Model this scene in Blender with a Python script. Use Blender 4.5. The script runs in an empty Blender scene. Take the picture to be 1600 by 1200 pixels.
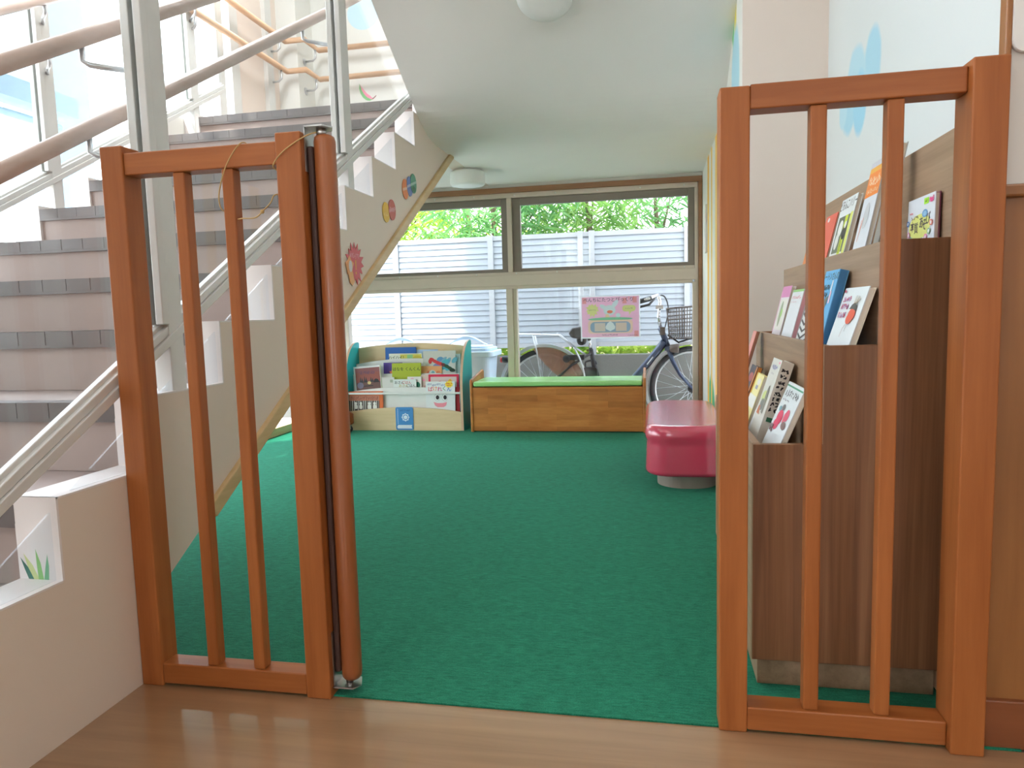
import bpy, bmesh, math, random
from mathutils import Vector, Matrix
R = math.radians
PI = math.pi
rng = random.Random(7)
SC = bpy.context.scene
COL = SC.collection

# ------------------------------------------------------------------ materials
def lin(c):
    c = c / 255.0
    return c / 12.92 if c <= 0.04045 else ((c + 0.055) / 1.055) ** 2.4
def rgb(r, g, b): return (lin(r), lin(g), lin(b), 1.0)
MATS = {}
def base_mat(name):
    m = bpy.data.materials.new(name); m.use_nodes = True
    n = m.node_tree.nodes; l = m.node_tree.links
    return m, n, l, n['Principled BSDF']
def plain(name, col, rough=0.5, metal=0.0, spec=0.5, var=0.06, scale=14.0, bump=0.0, bscale=200.0):
    """one colour with a slight procedural variation and an optional fine bump"""
    if name in MATS: return MATS[name]
    m, n, l, b = base_mat(name)
    tc = n.new('ShaderNodeTexCoord'); nz = n.new('ShaderNodeTexNoise'); nz.inputs['Scale'].default_value = scale
    nz.inputs['Detail'].default_value = 4
    l.new(tc.outputs['Object'], nz.inputs['Vector'])
    mx = n.new('ShaderNodeMix'); mx.data_type = 'RGBA'
    c = rgb(*col)
    mx.inputs[6].default_value = tuple(max(0, v * (1 - var)) for v in c[:3]) + (1,)
    mx.inputs[7].default_value = tuple(min(1, v * (1 + var)) for v in c[:3]) + (1,)
    l.new(nz.outputs['Fac'], mx.inputs[0]); l.new(mx.outputs[2], b.inputs['Base Color'])
    b.inputs['Roughness'].default_value = rough; b.inputs['Metallic'].default_value = metal
    b.inputs['Specular IOR Level'].default_value = spec
    if bump:
        n2 = n.new('ShaderNodeTexNoise'); n2.inputs['Scale'].default_value = bscale; n2.inputs['Detail'].default_value = 3
        l.new(tc.outputs['Object'], n2.inputs['Vector'])
        bp = n.new('ShaderNodeBump'); bp.inputs['Strength'].default_value = bump; bp.inputs['Distance'].default_value = 0.004
        l.new(n2.outputs['Fac'], bp.inputs['Height']); l.new(bp.outputs['Normal'], b.inputs['Normal'])
    MATS[name] = m; return m
def wood(name, c1, c2, stretch=(30, 30, 1.5), rough=0.4, spec=0.5, coat=0.0, lo=0.3, hi=0.7, fine=1.0):
    """grain running along the axis with the smallest stretch value"""
    if name in MATS: return MATS[name]
    m, n, l, b = base_mat(name)
    tc = n.new('ShaderNodeTexCoord'); mp = n.new('ShaderNodeMapping'); mp.inputs['Scale'].default_value = stretch
    l.new(tc.outputs['Object'], mp.inputs['Vector'])
    nz = n.new('ShaderNodeTexNoise'); nz.inputs['Scale'].default_value = 1.0; nz.inputs['Detail'].default_value = 6
    nz.inputs['Distortion'].default_value = 0.6
    l.new(mp.outputs['Vector'], nz.inputs['Vector'])
    mp2 = n.new('ShaderNodeMapping'); mp2.inputs['Scale'].default_value = tuple(v * 6 for v in stretch)
    l.new(tc.outputs['Object'], mp2.inputs['Vector'])
    n2 = n.new('ShaderNodeTexNoise'); n2.inputs['Scale'].default_value = 1.0; n2.inputs['Detail'].default_value = 3
    l.new(mp2.outputs['Vector'], n2.inputs['Vector'])
    ad = n.new('ShaderNodeMath'); ad.operation = 'MULTIPLY_ADD'; ad.inputs[1].default_value = 0.3 * fine
    l.new(n2.outputs['Fac'], ad.inputs[0]); l.new(nz.outputs['Fac'], ad.inputs[2])
    mr = n.new('ShaderNodeMapRange'); mr.inputs[1].default_value = lo + 0.15 * fine; mr.inputs[2].default_value = hi + 0.15 * fine
    l.new(ad.outputs[0], mr.inputs[0])
    mx = n.new('ShaderNodeMix'); mx.data_type = 'RGBA'
    mx.inputs[6].default_value = rgb(*c1); mx.inputs[7].default_value = rgb(*c2)
    l.new(mr.outputs[0], mx.inputs[0]); l.new(mx.outputs[2], b.inputs['Base Color'])
    b.inputs['Roughness'].default_value = rough; b.inputs['Specular IOR Level'].default_value = spec
    b.inputs['Coat Weight'].default_value = coat; b.inputs['Coat Roughness'].default_value = 0.12
    MATS[name] = m; return m
def glass(name, tint=(0.97, 0.985, 0.98), refl=0.05):
    if name in MATS: return MATS[name]
    m, n, l, b = base_mat(name)
    out = n['Material Output']; n.remove(b)
    t = n.new('ShaderNodeBsdfTransparent'); t.inputs[0].default_value = tint + (1,)
    g = n.new('ShaderNodeBsdfGlossy'); g.inputs['Roughness'].default_value = 0.02
    ge = n.new('ShaderNodeNewGeometry'); dt = n.new('ShaderNodeVectorMath'); dt.operation = 'DOT_PRODUCT'
    l.new(ge.outputs['Normal'], dt.inputs[0]); l.new(ge.outputs['Incoming'], dt.inputs[1])
    ab = n.new('ShaderNodeMath'); ab.operation = 'ABSOLUTE'; l.new(dt.outputs['Value'], ab.inputs[0])
    om = n.new('ShaderNodeMath'); om.operation = 'SUBTRACT'; om.inputs[0].default_value = 1.0; l.new(ab.outputs[0], om.inputs[1])
    pw = n.new('ShaderNodeMath'); pw.operation = 'POWER'; pw.inputs[1].default_value = 5.0; l.new(om.outputs[0], pw.inputs[0])
    ad = n.new('ShaderNodeMath'); ad.operation = 'MULTIPLY_ADD'; ad.inputs[1].default_value = .7; ad.inputs[2].default_value = refl * .5; l.new(pw.outputs[0], ad.inputs[0])
    mx = n.new('ShaderNodeMixShader'); l.new(ad.outputs[0], mx.inputs[0])
    l.new(t.outputs[0], mx.inputs[1]); l.new(g.outputs[0], mx.inputs[2]); l.new(mx.outputs[0], out.inputs[0])
    MATS[name] = m; return m
def film(name, col, alpha):
    if name in MATS: return MATS[name]
    m, n, l, b = base_mat(name)
    b.inputs['Base Color'].default_value = rgb(*col); b.inputs['Alpha'].default_value = alpha
    b.inputs['Roughness'].default_value = 0.25
    MATS[name] = m; return m
def leafmat(name, c1, c2):
    if name in MATS: return MATS[name]
    m, n, l, b = base_mat(name)
    out = n['Material Output']
    tc = n.new('ShaderNodeTexCoord'); nz = n.new('ShaderNodeTexNoise'); nz.inputs['Scale'].default_value = 3.0; nz.inputs['Detail'].default_value = 5
    l.new(tc.outputs['Object'], nz.inputs['Vector'])
    mr = n.new('ShaderNodeMapRange'); mr.inputs[1].default_value = .35; mr.inputs[2].default_value = .65; l.new(nz.outputs['Fac'], mr.inputs[0])
    mx = n.new('ShaderNodeMix'); mx.data_type = 'RGBA'; mx.inputs[6].default_value = rgb(*c1); mx.inputs[7].default_value = rgb(*c2)
    l.new(mr.outputs[0], mx.inputs[0]); l.new(mx.outputs[2], b.inputs['Base Color']); b.inputs['Roughness'].default_value = .5
    tr = n.new('ShaderNodeBsdfTranslucent'); l.new(mx.outputs[2], tr.inputs[0])
    ms = n.new('ShaderNodeMixShader'); ms.inputs[0].default_value = .55
    l.new(b.outputs[0], ms.inputs[1]); l.new(tr.outputs[0], ms.inputs[2]); l.new(ms.outputs[0], out.inputs[0])
    MATS[name] = m; return m

GATE = wood('gate_wood', (146, 82, 38), (168, 100, 52), (26, 26, 1.6), .42, .3, .0)
GATE_H = wood('gate_wood_rail', (146, 82, 38), (168, 100, 52), (1.6, 26, 26), .4, .35, .05)
POLE = wood('pole_wood', (138, 76, 40), (156, 90, 48), (18, 18, 1.2), .35, .45, .2)
GAPD = plain('dark_brown', (58, 30, 20), .6)
STEEL = plain('steel', (190, 188, 186), .28, 1.0)
CHROME = plain('chrome', (225, 225, 228), .12, 1.0)
ALU = plain('aluminium', (216, 216, 214), .35, .15)
ALU_G = plain('window_bronze_frame', (204, 190, 176), .4, .1)
SASH = plain('window_sash_brown', (132, 122, 112), .45, .1)
PLASTER = plain('plaster_white', (226, 226, 222), .8, 0, .3, .02, 5, .06, 260)
PLASTER_B = plain('plaster_beige', (226, 212, 202), .8, 0, .3, .02, 5, .06, 260)
STRW = plain('stringer_paint', (222, 208, 194), .55, 0, .4, .03, 4, .05, 300)
CURBW = plain('curb_paint', (228, 222, 220), .5, 0, .4, .03, 8)
CEIL = plain('ceiling_paint', (236, 235, 232), .75, 0, .3, .02, 6, .05, 220)
TRIMW = wood('trim_wood', (196, 166, 118), (212, 184, 138), (20, 2, 20), .45)
BROWN = wood('window_trim_brown', (140, 98, 66), (158, 112, 78), (2, 20, 20), .4)
WALNUT = wood('walnut_laminate', (114, 74, 48), (148, 104, 72), (46, 46, 1.1), .42, .4)
WALNUT_LIT = wood('walnut_laminate_lit', (142, 114, 90), (166, 136, 110), (46, 1.4, 46), .42, .4)  # grain along Y; light caught by the tier fronts is put into this paler colour
PANEL = wood('wainscot_wood', (134, 86, 44), (152, 100, 54), (14, 14, 1.0), .4, .45, .1)
BASEB = wood('baseboard_wood', (120, 66, 36), (136, 78, 44), (1.5, 14, 14), .4)
BENCHW = wood('bench_pine', (174, 104, 46), (204, 134, 68), (2.2, 8, 13), .35, .45, .15)
BIRCH = wood('birch_ply', (214, 186, 142), (228, 202, 160), (2, 20, 20), .45)
BIRCH_E = plain('ply_edge', (214, 176, 146), .5)
TEAL = plain('teal_laminate', (24, 164, 166), .35)
WHITEB = plain('white_laminate', (226, 226, 222), .35)
GREENV = plain('green_vinyl', (154, 218, 134), .22, 0, .8, .03, 9)
PINKV = plain('pink_vinyl', (206, 64, 94), .22, 0, .8, .03, 9); PINKV.node_tree.nodes['Principled BSDF'].inputs['Coat Weight'].default_value = .7; PINKV.node_tree.nodes['Principled BSDF'].inputs['Coat Roughness'].default_value = .2
GREYK = plain('grey_plinth', (150, 136, 124), .6)
TREAD = plain('tread_vinyl', (156, 142, 138), .55, 0, .4, .14, 5)
RISER = plain('riser_vinyl', (160, 144, 138), .6, 0, .35, .12, 4)
NOSE = plain('nosing_rubber', (100, 93, 92), .4, 0, .5, .16, 9)
RAILW = wood('handrail_wood', (196, 170, 158), (212, 188, 178), (16, 1.5, 16), .35, .5, .1)
RAILO = wood('landing_rail_wood', (206, 164, 130), (220, 182, 150), (3, 3, 16), .4)
GLASS = glass('clear_glass', (.97, .985, .985), .06)
GLASS_W = glass('window_glass', (.95, .965, .965), .05)
ACRY = glass('acrylic', (.95, .97, .985), .07)
DRUM = plain('lamp_drum', (236, 238, 236), .4)
CONC = plain('concrete', (104, 103, 100), .9, 0, .2, .14, 4, .3, 60)
GROUND = plain('outside_ground', (206, 202, 194), .9, 0, .2, .08, 3)
FENCE = plain('fence_alu', (158, 164, 174), .5, .1, .4, .04, 4)
FENCE_P = plain('fence_post', (170, 172, 178), .5, .1, .4, .04, 4)
EXTW = plain('exterior_paint', (146, 174, 196), .7)
BIN = plain('bin_plastic', (196, 214, 232), .45, 0, .4, .03, 4)
BLACKP = plain('black_plastic', (34, 34, 38), .45)
TYRE = plain('tyre_rubber', (40, 42, 44), .7)
NAVY = plain('frame_navy', (52, 64, 88), .3, .2, .5)
SILV = plain('alloy_silver', (200, 202, 206), .3, .8)
BROWNB = plain('basket_brown', (96, 84, 78), .5)
GUARD = film('dress_guard_film', (170, 128, 108), .55)
RED = plain('lens_red', (200, 40, 40), .3)
ROPE = plain('twine', (190, 160, 110), .9, 0, .1)
BARK = plain('bark', (96, 84, 66), .9, 0, .1, .25, 20)
LEAF1 = leafmat('leaf_fresh', (100, 150, 74), (164, 200, 104))
LEAF2 = leafmat('leaf_deep', (84, 140, 84), (140, 190, 116))
LEAF3 = leafmat('leaf_lime', (140, 180, 60), (196, 214, 96))

def flat(r, g, b):
    return plain('ink_%d_%d_%d' % (r, g, b), (r, g, b), .45, 0, .35, .03, 30)

def pine_blocks(m):
    n = m.node_tree.nodes; l = m.node_tree.links; b = n['Principled BSDF']; src = b.inputs['Base Color'].links[0].from_socket
    tc = n.new('ShaderNodeTexCoord'); mp = n.new('ShaderNodeMapping'); mp.inputs['Rotation'].default_value = (PI / 2, 0, 0); l.new(tc.outputs['Object'], mp.inputs['Vector'])
    br = n.new('ShaderNodeTexBrick'); br.inputs['Scale'].default_value = 1; br.inputs['Brick Width'].default_value = .34; br.inputs['Row Height'].default_value = .042; br.inputs['Mortar Size'].default_value = .0
    br.inputs['Color1'].default_value = (.36, .36, .36, 1); br.inputs['Color2'].default_value = (.66, .66, .66, 1); br.offset = .37; br.inputs['Bias'].default_value = -.1
    l.new(mp.outputs[0], br.inputs['Vector'])
    mx = n.new('ShaderNodeMix'); mx.data_type = 'RGBA'; mx.blend_type = 'OVERLAY'; mx.inputs[0].default_value = .55
    l.new(src, mx.inputs[6]); l.new(br.outputs['Color'], mx.inputs[7]); l.new(mx.outputs[2], b.inputs['Base Color'])
pine_blocks(BENCHW)
def floor_mat():
    m, n, l, b = base_mat('wood_floor')
    tc = n.new('ShaderNodeTexCoord')
    mp = n.new('ShaderNodeMapping'); mp.inputs['Scale'].default_value = (1.6, 26, 1); l.new(tc.outputs['Object'], mp.inputs['Vector'])
    nz = n.new('ShaderNodeTexNoise'); nz.inputs['Scale'].default_value = 1.4; nz.inputs['Detail'].default_value = 7; nz.inputs['Distortion'].default_value = .5
    l.new(mp.outputs[0], nz.inputs['Vector'])
    br = n.new('ShaderNodeTexBrick'); br.inputs['Scale'].default_value = 1.0
    br.inputs['Color1'].default_value = (.42, .42, .42, 1); br.inputs['Color2'].default_value = (.58, .58, .58, 1); br.inputs['Mortar'].default_value = (.1, .1, .1, 1)
    br.inputs['Mortar Size'].default_value = .0012; br.inputs['Brick Width'].default_value = 1.8; br.inputs['Row Height'].default_value = .303
    l.new(tc.outputs['Object'], br.inputs['Vector'])
    mr = n.new('ShaderNodeMapRange'); mr.inputs[1].default_value = .3; mr.inputs[2].default_value = .72; l.new(nz.outputs['Fac'], mr.inputs[0])
    mx = n.new('ShaderNodeMix'); mx.data_type = 'RGBA'; mx.inputs[6].default_value = rgb(142, 108, 78); mx.inputs[7].default_value = rgb(160, 124, 92)
    l.new(mr.outputs[0], mx.inputs[0])
    m2 = n.new('ShaderNodeMix'); m2.data_type = 'RGBA'; m2.blend_type = 'OVERLAY'; m2.inputs[0].default_value = .06
    l.new(mx.outputs[2], m2.inputs[6]); l.new(br.outputs['Color'], m2.inputs[7]); l.new(m2.outputs[2], b.inputs['Base Color'])
    b.inputs['Roughness'].default_value = .28; b.inputs['Specular IOR Level'].default_value = .5; b.inputs['Coat Weight'].default_value = 1.0; b.inputs['Coat Roughness'].default_value = .035
    bp = n.new('ShaderNodeBump'); bp.inputs['Strength'].default_value = .04; bp.inputs['Distance'].default_value = .002
    l.new(nz.outputs['Fac'], bp.inputs['Height']); l.new(bp.outputs[0], b.inputs['Normal'])
    return m
def carpet_mat():
    m, n, l, b = base_mat('green_carpet')
    tc = n.new('ShaderNodeTexCoord')
    a = n.new('ShaderNodeTexNoise'); a.inputs['Scale'].default_value = 420; a.inputs['Detail'].default_value = 2; l.new(tc.outputs['Object'], a.inputs['Vector'])
    c = n.new('ShaderNodeTexNoise'); c.inputs['Scale'].default_value = 26; c.inputs['Detail'].default_value = 8; c.inputs['Roughness'].default_value = .75; l.new(tc.outputs['Object'], c.inputs['Vector'])
    mp = n.new('ShaderNodeMapping'); mp.inputs['Scale'].default_value = (40, 160, 1); l.new(tc.outputs['Object'], mp.inputs['Vector'])
    d = n.new('ShaderNodeTexNoise'); d.inputs['Scale'].default_value = 1; d.inputs['Detail'].default_value = 4; l.new(mp.outputs[0], d.inputs['Vector'])
    ad = n.new('ShaderNodeMath'); ad.operation = 'ADD'; l.new(a.outputs['Fac'], ad.inputs[0]); l.new(c.outputs['Fac'], ad.inputs[1])
    ae = n.new('ShaderNodeMath'); ae.operation = 'ADD'; l.new(ad.outputs[0], ae.inputs[0]); l.new(d.outputs['Fac'], ae.inputs[1])
    mr = n.new('ShaderNodeMapRange'); mr.inputs[1].default_value = 1.1; mr.inputs[2].default_value = 1.9; l.new(ae.outputs[0], mr.inputs[0])
    mx = n.new('ShaderNodeMix'); mx.data_type = 'RGBA'; mx.inputs[6].default_value = rgb(12, 80, 58); mx.inputs[7].default_value = rgb(38, 132, 102)
    l.new(mr.outputs[0], mx.inputs[0]); l.new(mx.outputs[2], b.inputs['Base Color'])
    b.inputs['Roughness'].default_value = .95; b.inputs['Specular IOR Level'].default_value = .15
    b.inputs['Sheen Weight'].default_value = .25; b.inputs['Sheen Roughness'].default_value = .5; b.inputs['Sheen Tint'].default_value = rgb(120, 210, 180)
    bp = n.new('ShaderNodeBump'); bp.inputs['Strength'].default_value = .5; bp.inputs['Distance'].default_value = .004
    l.new(ae.outputs[0], bp.inputs['Height']); l.new(bp.outputs[0], b.inputs['Normal'])
    return m
def painted_wall(name, base, blobs, stripes=(), axis='x'):
    """plaster with hand-painted soft blobs given as (y, z, ry, rz, rgb) and vertical stripes (y0, y1, z0, rgb) in object space"""
    m, n, l, b = base_mat(name)
    tc = n.new('ShaderNodeTexCoord'); sp = n.new('ShaderNodeSeparateXYZ')
    nz = n.new('ShaderNodeTexNoise'); nz.inputs['Scale'].default_value = 9; nz.inputs['Detail'].default_value = 3
    l.new(tc.outputs['Object'], nz.inputs['Vector'])
    sb = n.new('ShaderNodeVectorMath'); sb.operation = 'SUBTRACT'; sb.inputs[1].default_value = (.5, .5, .5); l.new(nz.outputs['Color'], sb.inputs[0])
    sc = n.new('ShaderNodeVectorMath'); sc.operation = 'SCALE'; sc.inputs['Scale'].default_value = .035; l.new(sb.outputs[0], sc.inputs[0])
    av = n.new('ShaderNodeVectorMath'); av.operation = 'ADD'; l.new(tc.outputs['Object'], av.inputs[0]); l.new(sc.outputs[0], av.inputs[1])
    l.new(av.outputs[0], sp.inputs[0])
    A = sp.outputs['Y' if axis == 'x' else 'X']; Z = sp.outputs['Z']
    def mth(op, p, q=None, r=None):
        k = n.new('ShaderNodeMath'); k.operation = op
        for i, v in enumerate((p, q, r)):
            if v is None: continue
            if isinstance(v, (int, float)): k.inputs[i].default_value = v
            else: l.new(v, k.inputs[i])
        return k.outputs[0]
    cur = None
    def mixin(fac, col):
        nonlocal cur
        mx = n.new('ShaderNodeMix'); mx.data_type = 'RGBA'; mx.inputs[7].default_value = rgb(*col)
        if cur is None: mx.inputs[6].default_value = rgb(*base)
        else: l.new(cur, mx.inputs[6])
        l.new(fac, mx.inputs[0]); cur = mx.outputs[2]
    for (y, z, ry, rz, col) in blobs:
        dy = mth('DIVIDE', mth('SUBTRACT', A, y), ry); dz = mth('DIVIDE', mth('SUBTRACT', Z, z), rz)
        d = mth('ADD', mth('MULTIPLY', dy, dy), mth('MULTIPLY', dz, dz))
        k = n.new('ShaderNodeMapRange'); k.inputs[1].default_value = 1.15; k.inputs[2].default_value = .75; l.new(d, k.inputs[0])
        mixin(k.outputs[0], col)
    for (y0, y1, z0, col) in stripes:
        f = mth('MULTIPLY', mth('MULTIPLY', mth('GREATER_THAN', A, y0), mth('LESS_THAN', A, y1)), mth('GREATER_THAN', Z, z0))
        mixin(f, col)
    l.new(cur, b.inputs['Base Color']); b.inputs['Roughness'].default_value = .8; b.inputs['Specular IOR Level'].default_value = .3
    return m

# ------------------------------------------------------------------ geometry helpers
class MB:
    """collects shapes in one bmesh; build() links them as one mesh object"""
    def __init__(s): s.bm = bmesh.new(); s.mats = []
    def mi(s, m):
        if m is None: return 0
        if m not in s.mats: s.mats.append(m)
        return s.mats.index(m)
    def face(s, pts, m=None, smooth=False):
        vs = [s.bm.verts.new(p) for p in pts]
        f = s.bm.faces.new(vs); f.material_index = s.mi(m); f.smooth = smooth
        return f
    def box(s, x0, x1, y0, y1, z0, z1, m=None, M=None):
        c = [Vector(p) for p in ((x0, y0, z0), (x1, y0, z0), (x1, y1, z0), (x0, y1, z0), (x0, y0, z1), (x1, y0, z1), (x1, y1, z1), (x0, y1, z1))]
        if M: c = [M @ p for p in c]
        v = [s.bm.verts.new(p) for p in c]; k = s.mi(m)
        for q in ((3, 2, 1, 0), (4, 5, 6, 7), (0, 1, 5, 4), (1, 2, 6, 5), (2, 3, 7, 6), (3, 0, 4, 7)):
            f = s.bm.faces.new([v[i] for i in q]); f.material_index = k
        return s
    def prism(s, pts, axis, a0, a1, m=None, cap_m=None):
        """polygon pts extruded along axis; for 'x' pts are (y, z), for 'y' (x, z), for 'z' (x, y)"""
        def P(p, a):
            return {'x': (a, p[0], p[1]), 'y': (p[0], a, p[1]), 'z': (p[0], p[1], a)}[axis]
        n = len(pts); k = s.mi(m); kc = s.mi(cap_m) if cap_m else k
        A = [s.bm.verts.new(P(p, a0)) for p in pts]; B = [s.bm.verts.new(P(p, a1)) for p in pts]
        for vs in (A, B[::-1]):
            f = s.bm.faces.new(vs); f.material_index = kc
        for i in range(n):
            f = s.bm.faces.new([A[i], B[i], B[(i + 1) % n], A[(i + 1) % n]]); f.material_index = k
        return s
    def tube(s, pts, r, m=None, seg=10, closed=False):
        pts = [Vector(p) for p in pts]; n = len(pts); k = s.mi(m); rings = []
        rs = r if isinstance(r, (list, tuple)) else [r] * n
        prev = None
        for i, p in enumerate(pts):
            if closed: t = pts[(i + 1) % n] - pts[i - 1]
            else: t = pts[min(i + 1, n - 1)] - pts[max(i - 1, 0)]
            t.normalize()
            if prev is None:
                a = Vector((0, 0, 1)) if abs(t.z) < .9 else Vector((1, 0, 0))
                u = t.cross(a).normalized()
            else:
                u = prev - t * prev.dot(t)
                u = u.normalized() if u.length > 1e-6 else t.cross(Vector((0, 1, 0))).normalized()
            prev = u; w = t.cross(u)
            rings.append([s.bm.verts.new(p + (u * math.cos(2 * PI * j / seg) + w * math.sin(2 * PI * j / seg)) * rs[i]) for j in range(seg)])
        N = n if closed else n - 1
        for i in range(N):
            a, b = rings[i], rings[(i + 1) % n]
            for j in range(seg):
                f = s.bm.faces.new([a[j], a[(j + 1) % seg], b[(j + 1) % seg], b[j]]); f.material_index = k; f.smooth = True
        if not closed:
            for q in (rings[0][::-1], rings[-1]):
                f = s.bm.faces.new(q); f.material_index = k
        return s
    def lathe(s, prof, c=(0, 0, 0), seg=32, m=None, axis='z', smooth=True):
        """prof = [(r, h)] turned about axis through c"""
        k = s.mi(m); rings = []
        for r, h in prof:
            ring = []
            for j in range(seg):
                a = 2 * PI * j / seg; x, y = r * math.cos(a), r * math.sin(a)
                p = {'z': (x, y, h), 'y': (x, h, y), 'x': (h, x, y)}[axis]
                ring.append(s.bm.verts.new((p[0] + c[0], p[1] + c[1], p[2] + c[2])))
            rings.append(ring)
        for i in range(len(rings) - 1):
            for j in range(seg):
                f = s.bm.faces.new([rings[i][j], rings[i][(j + 1) % seg], rings[i + 1][(j + 1) % seg], rings[i + 1][j]]); f.material_index = k; f.smooth = smooth
        for q in (rings[0][::-1], rings[-1]):
            f = s.bm.faces.new(q); f.material_index = k
        return s
    def build(s, name, parent=None, mat=None, bevel=0.0, seg=2, smooth_angle=None):
        bmesh.ops.recalc_face_normals(s.bm, faces=s.bm.faces)
        me = bpy.data.meshes.new(name); s.bm.to_mesh(me); s.bm.free()
        ml = s.mats if s.mats else []
        if mat is not None: ml = [mat] + [q for q in ml if q is not mat] if not s.mats else ml
        for q in ml: me.materials.append(q)
        o = bpy.data.objects.new(name, me); COL.objects.link(o)
        if parent is not None: o.parent = parent
        if bevel:
            b = o.modifiers.new('bevel', 'BEVEL'); b.width = bevel; b.segments = seg; b.limit_method = 'ANGLE'; b.angle_limit = R(40)
        return o
def tag(o, label, cat=None, group=None, kind=None):
    if label: o['label'] = label
    if cat: o['category'] = cat
    if group: o['group'] = group
    if kind: o['kind'] = kind
    return o
def thing(name, label, cat, loc=(0, 0, 0), rot=(0, 0, 0), group=None):
    o = bpy.data.objects.new(name, None); COL.objects.link(o); o.empty_display_size = .1
    o.location = loc; o.rotation_euler = rot
    return tag(o, label, cat, group)
def struct(o, label=None):
    o['kind'] = 'structure'
    if label: o['label'] = label
    return o
def rel(parent, o):
    """world-built part keeps its place under a thing that has its own location"""
    o.parent = parent; o.matrix_parent_inverse = Matrix.Translation(parent.location).inverted(); return o

# text -> polygons (CJK glyphs through the bundled fallback font)
_tc = {}
def text_polys(t):
    if t in _tc: return _tc[t]
    cu = bpy.data.curves.new('t', 'FONT'); cu.body = t; cu.size = 1.0; cu.align_x = 'CENTER'; cu.align_y = 'CENTER'; cu.resolution_u = 3; cu.offset = .012
    o = bpy.data.objects.new('t', cu); COL.objects.link(o)
    dg = bpy.context.evaluated_depsgraph_get(); me = bpy.data.meshes.new_from_object(o.evaluated_get(dg))
    out = ([tuple(v.co[:2]) for v in me.vertices], [tuple(p.vertices) for p in me.polygons])
    bpy.data.objects.remove(o); bpy.data.curves.remove(cu); bpy.data.meshes.remove(me)
    _tc[t] = out; return out
def circ(cu, cv, ru, rv, n=20, rot=0.0):
    c, s_ = math.cos(rot), math.sin(rot)
    return [(cu + ru * math.cos(2 * PI * i / n) * c - rv * math.sin(2 * PI * i / n) * s_, cv + ru * math.cos(2 * PI * i / n) * s_ + rv * math.sin(2 * PI * i / n) * c) for i in range(n)]
def star(cu, cv, r1, r2, n, jit=0.0, seed=1):
    q = random.Random(seed); P = []
    for i in range(2 * n):
        r = (r1 if i % 2 == 0 else r2) * (1 + q.uniform(-jit, jit)); a = PI / 2 + PI * i / n
        P.append((cu + r * math.cos(a), cv + r * math.sin(a)))
    return P
class Draw:
    """flat printed shapes on a plane: origin o, unit axes U, V, normal N; sizes in metres times (w, h)"""
    def __init__(s, mb, o, U, V, N, w=1.0, h=1.0, lift=.00006):
        s.mb = mb; s.o = Vector(o); s.U = Vector(U); s.V = Vector(V); s.N = Vector(N); s.w = w; s.h = h; s.k = lift; s.step = lift
    def P(s, u, v): return s.o + s.U * (u * s.w) + s.V * (v * s.h) + s.N * s.k
    def poly(s, pts, m): s.mb.face([s.P(*p) for p in pts], m); s.k += s.step
    def rect(s, u0, v0, u1, v1, m): s.poly([(u0, v0), (u1, v0), (u1, v1), (u0, v1)], m)
    def ell(s, cu, cv, ru, rv, m, rot=0.0, n=20): s.poly(circ(cu, cv, ru, rv, n, rot), m)
    def line(s, pts, wd, m):
        """wd in metres"""
        for a, b in zip(pts[:-1], pts[1:]):
            A, B = s.P(*a), s.P(*b); d = (B - A)
            if d.length < 1e-6: continue
            d.normalize(); q = s.N.cross(d) * (wd / 2); e = d * wd * .3
            s.mb.face([A - q - e, B - q + e, B + q + e, A + q - e], m)
        s.k += s.step
    def text(s, t, cu, cv, size, m, vert=False, rot=0.0, sx=1.0):
        """size in metres"""
        if vert:
            for i, ch in enumerate(t): s.text(ch, cu, cv - i * size * 1.05 / s.h, size, m)
            return
        vs, fs = text_polys(t); c = s.P(cu, cv); co, si = math.cos(rot), math.sin(rot)
        for f in fs:
            s.mb.face([c + s.U * ((vs[i][0] * sx * co - vs[i][1] * si) * size) + s.V * ((vs[i][0] * sx * si + vs[i][1] * co) * size) for i in f], m)
        s.k += s.step
    def scrawl(s, u0, v0, u1, v1, n, m, wd=.0015, seed=1):
        """rows of small unreadable strokes where the photograph's print cannot be read"""
        q = random.Random(seed); hgt = (v1 - v0)
        k0 = s.k
        for i in range(n):
            u = u0 + (u1 - u0) * (i + .5) / n; du = (u1 - u0) / n * .42
            for k in range(3):
                a = (u + q.uniform(-du, du), v0 + hgt * q.random()); b = (u + q.uniform(-du, du), v0 + hgt * q.random())
                s.line([a, b], wd, m); s.k = k0 + s.step * ((3 * i + k) % 7 + 1) * .3
        s.k = k0 + s.step * 3

# ------------------------------------------------------------------ camera
cam = bpy.data.cameras.new('camera'); co = bpy.data.objects.new('camera', cam); COL.objects.link(co)
cam.sensor_width = 36.0; cam.lens = 1117.66 / 1600 * 36.0; cam.clip_start = .02; cam.clip_end = 200
yaw, pitch, roll = R(11.1571), R(5.6582), R(-1.5931)
fw = Vector((-math.sin(yaw) * math.cos(pitch), math.cos(yaw) * math.cos(pitch), -math.sin(pitch)))
rt = Vector((math.cos(yaw), math.sin(yaw), 0)); up = rt.cross(fw)
r2 = rt * math.cos(roll) + up * math.sin(roll); u2 = up * math.cos(roll) - rt * math.sin(roll)
M = Matrix((r2, u2, -fw)).transposed().to_4x4(); M.translation = Vector((0, 0, .8)); co.matrix_world = M
SC.camera = co

# ------------------------------------------------------------------ setting
YW = 5.04          # window wall
XR = .339          # right wall of the corner
XS = -1.12         # stair side
GO, RS = .283, .1635
def yk(k): return 1.145 + GO * (k - 1)
def zk(k): return .3095 + RS * k

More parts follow.
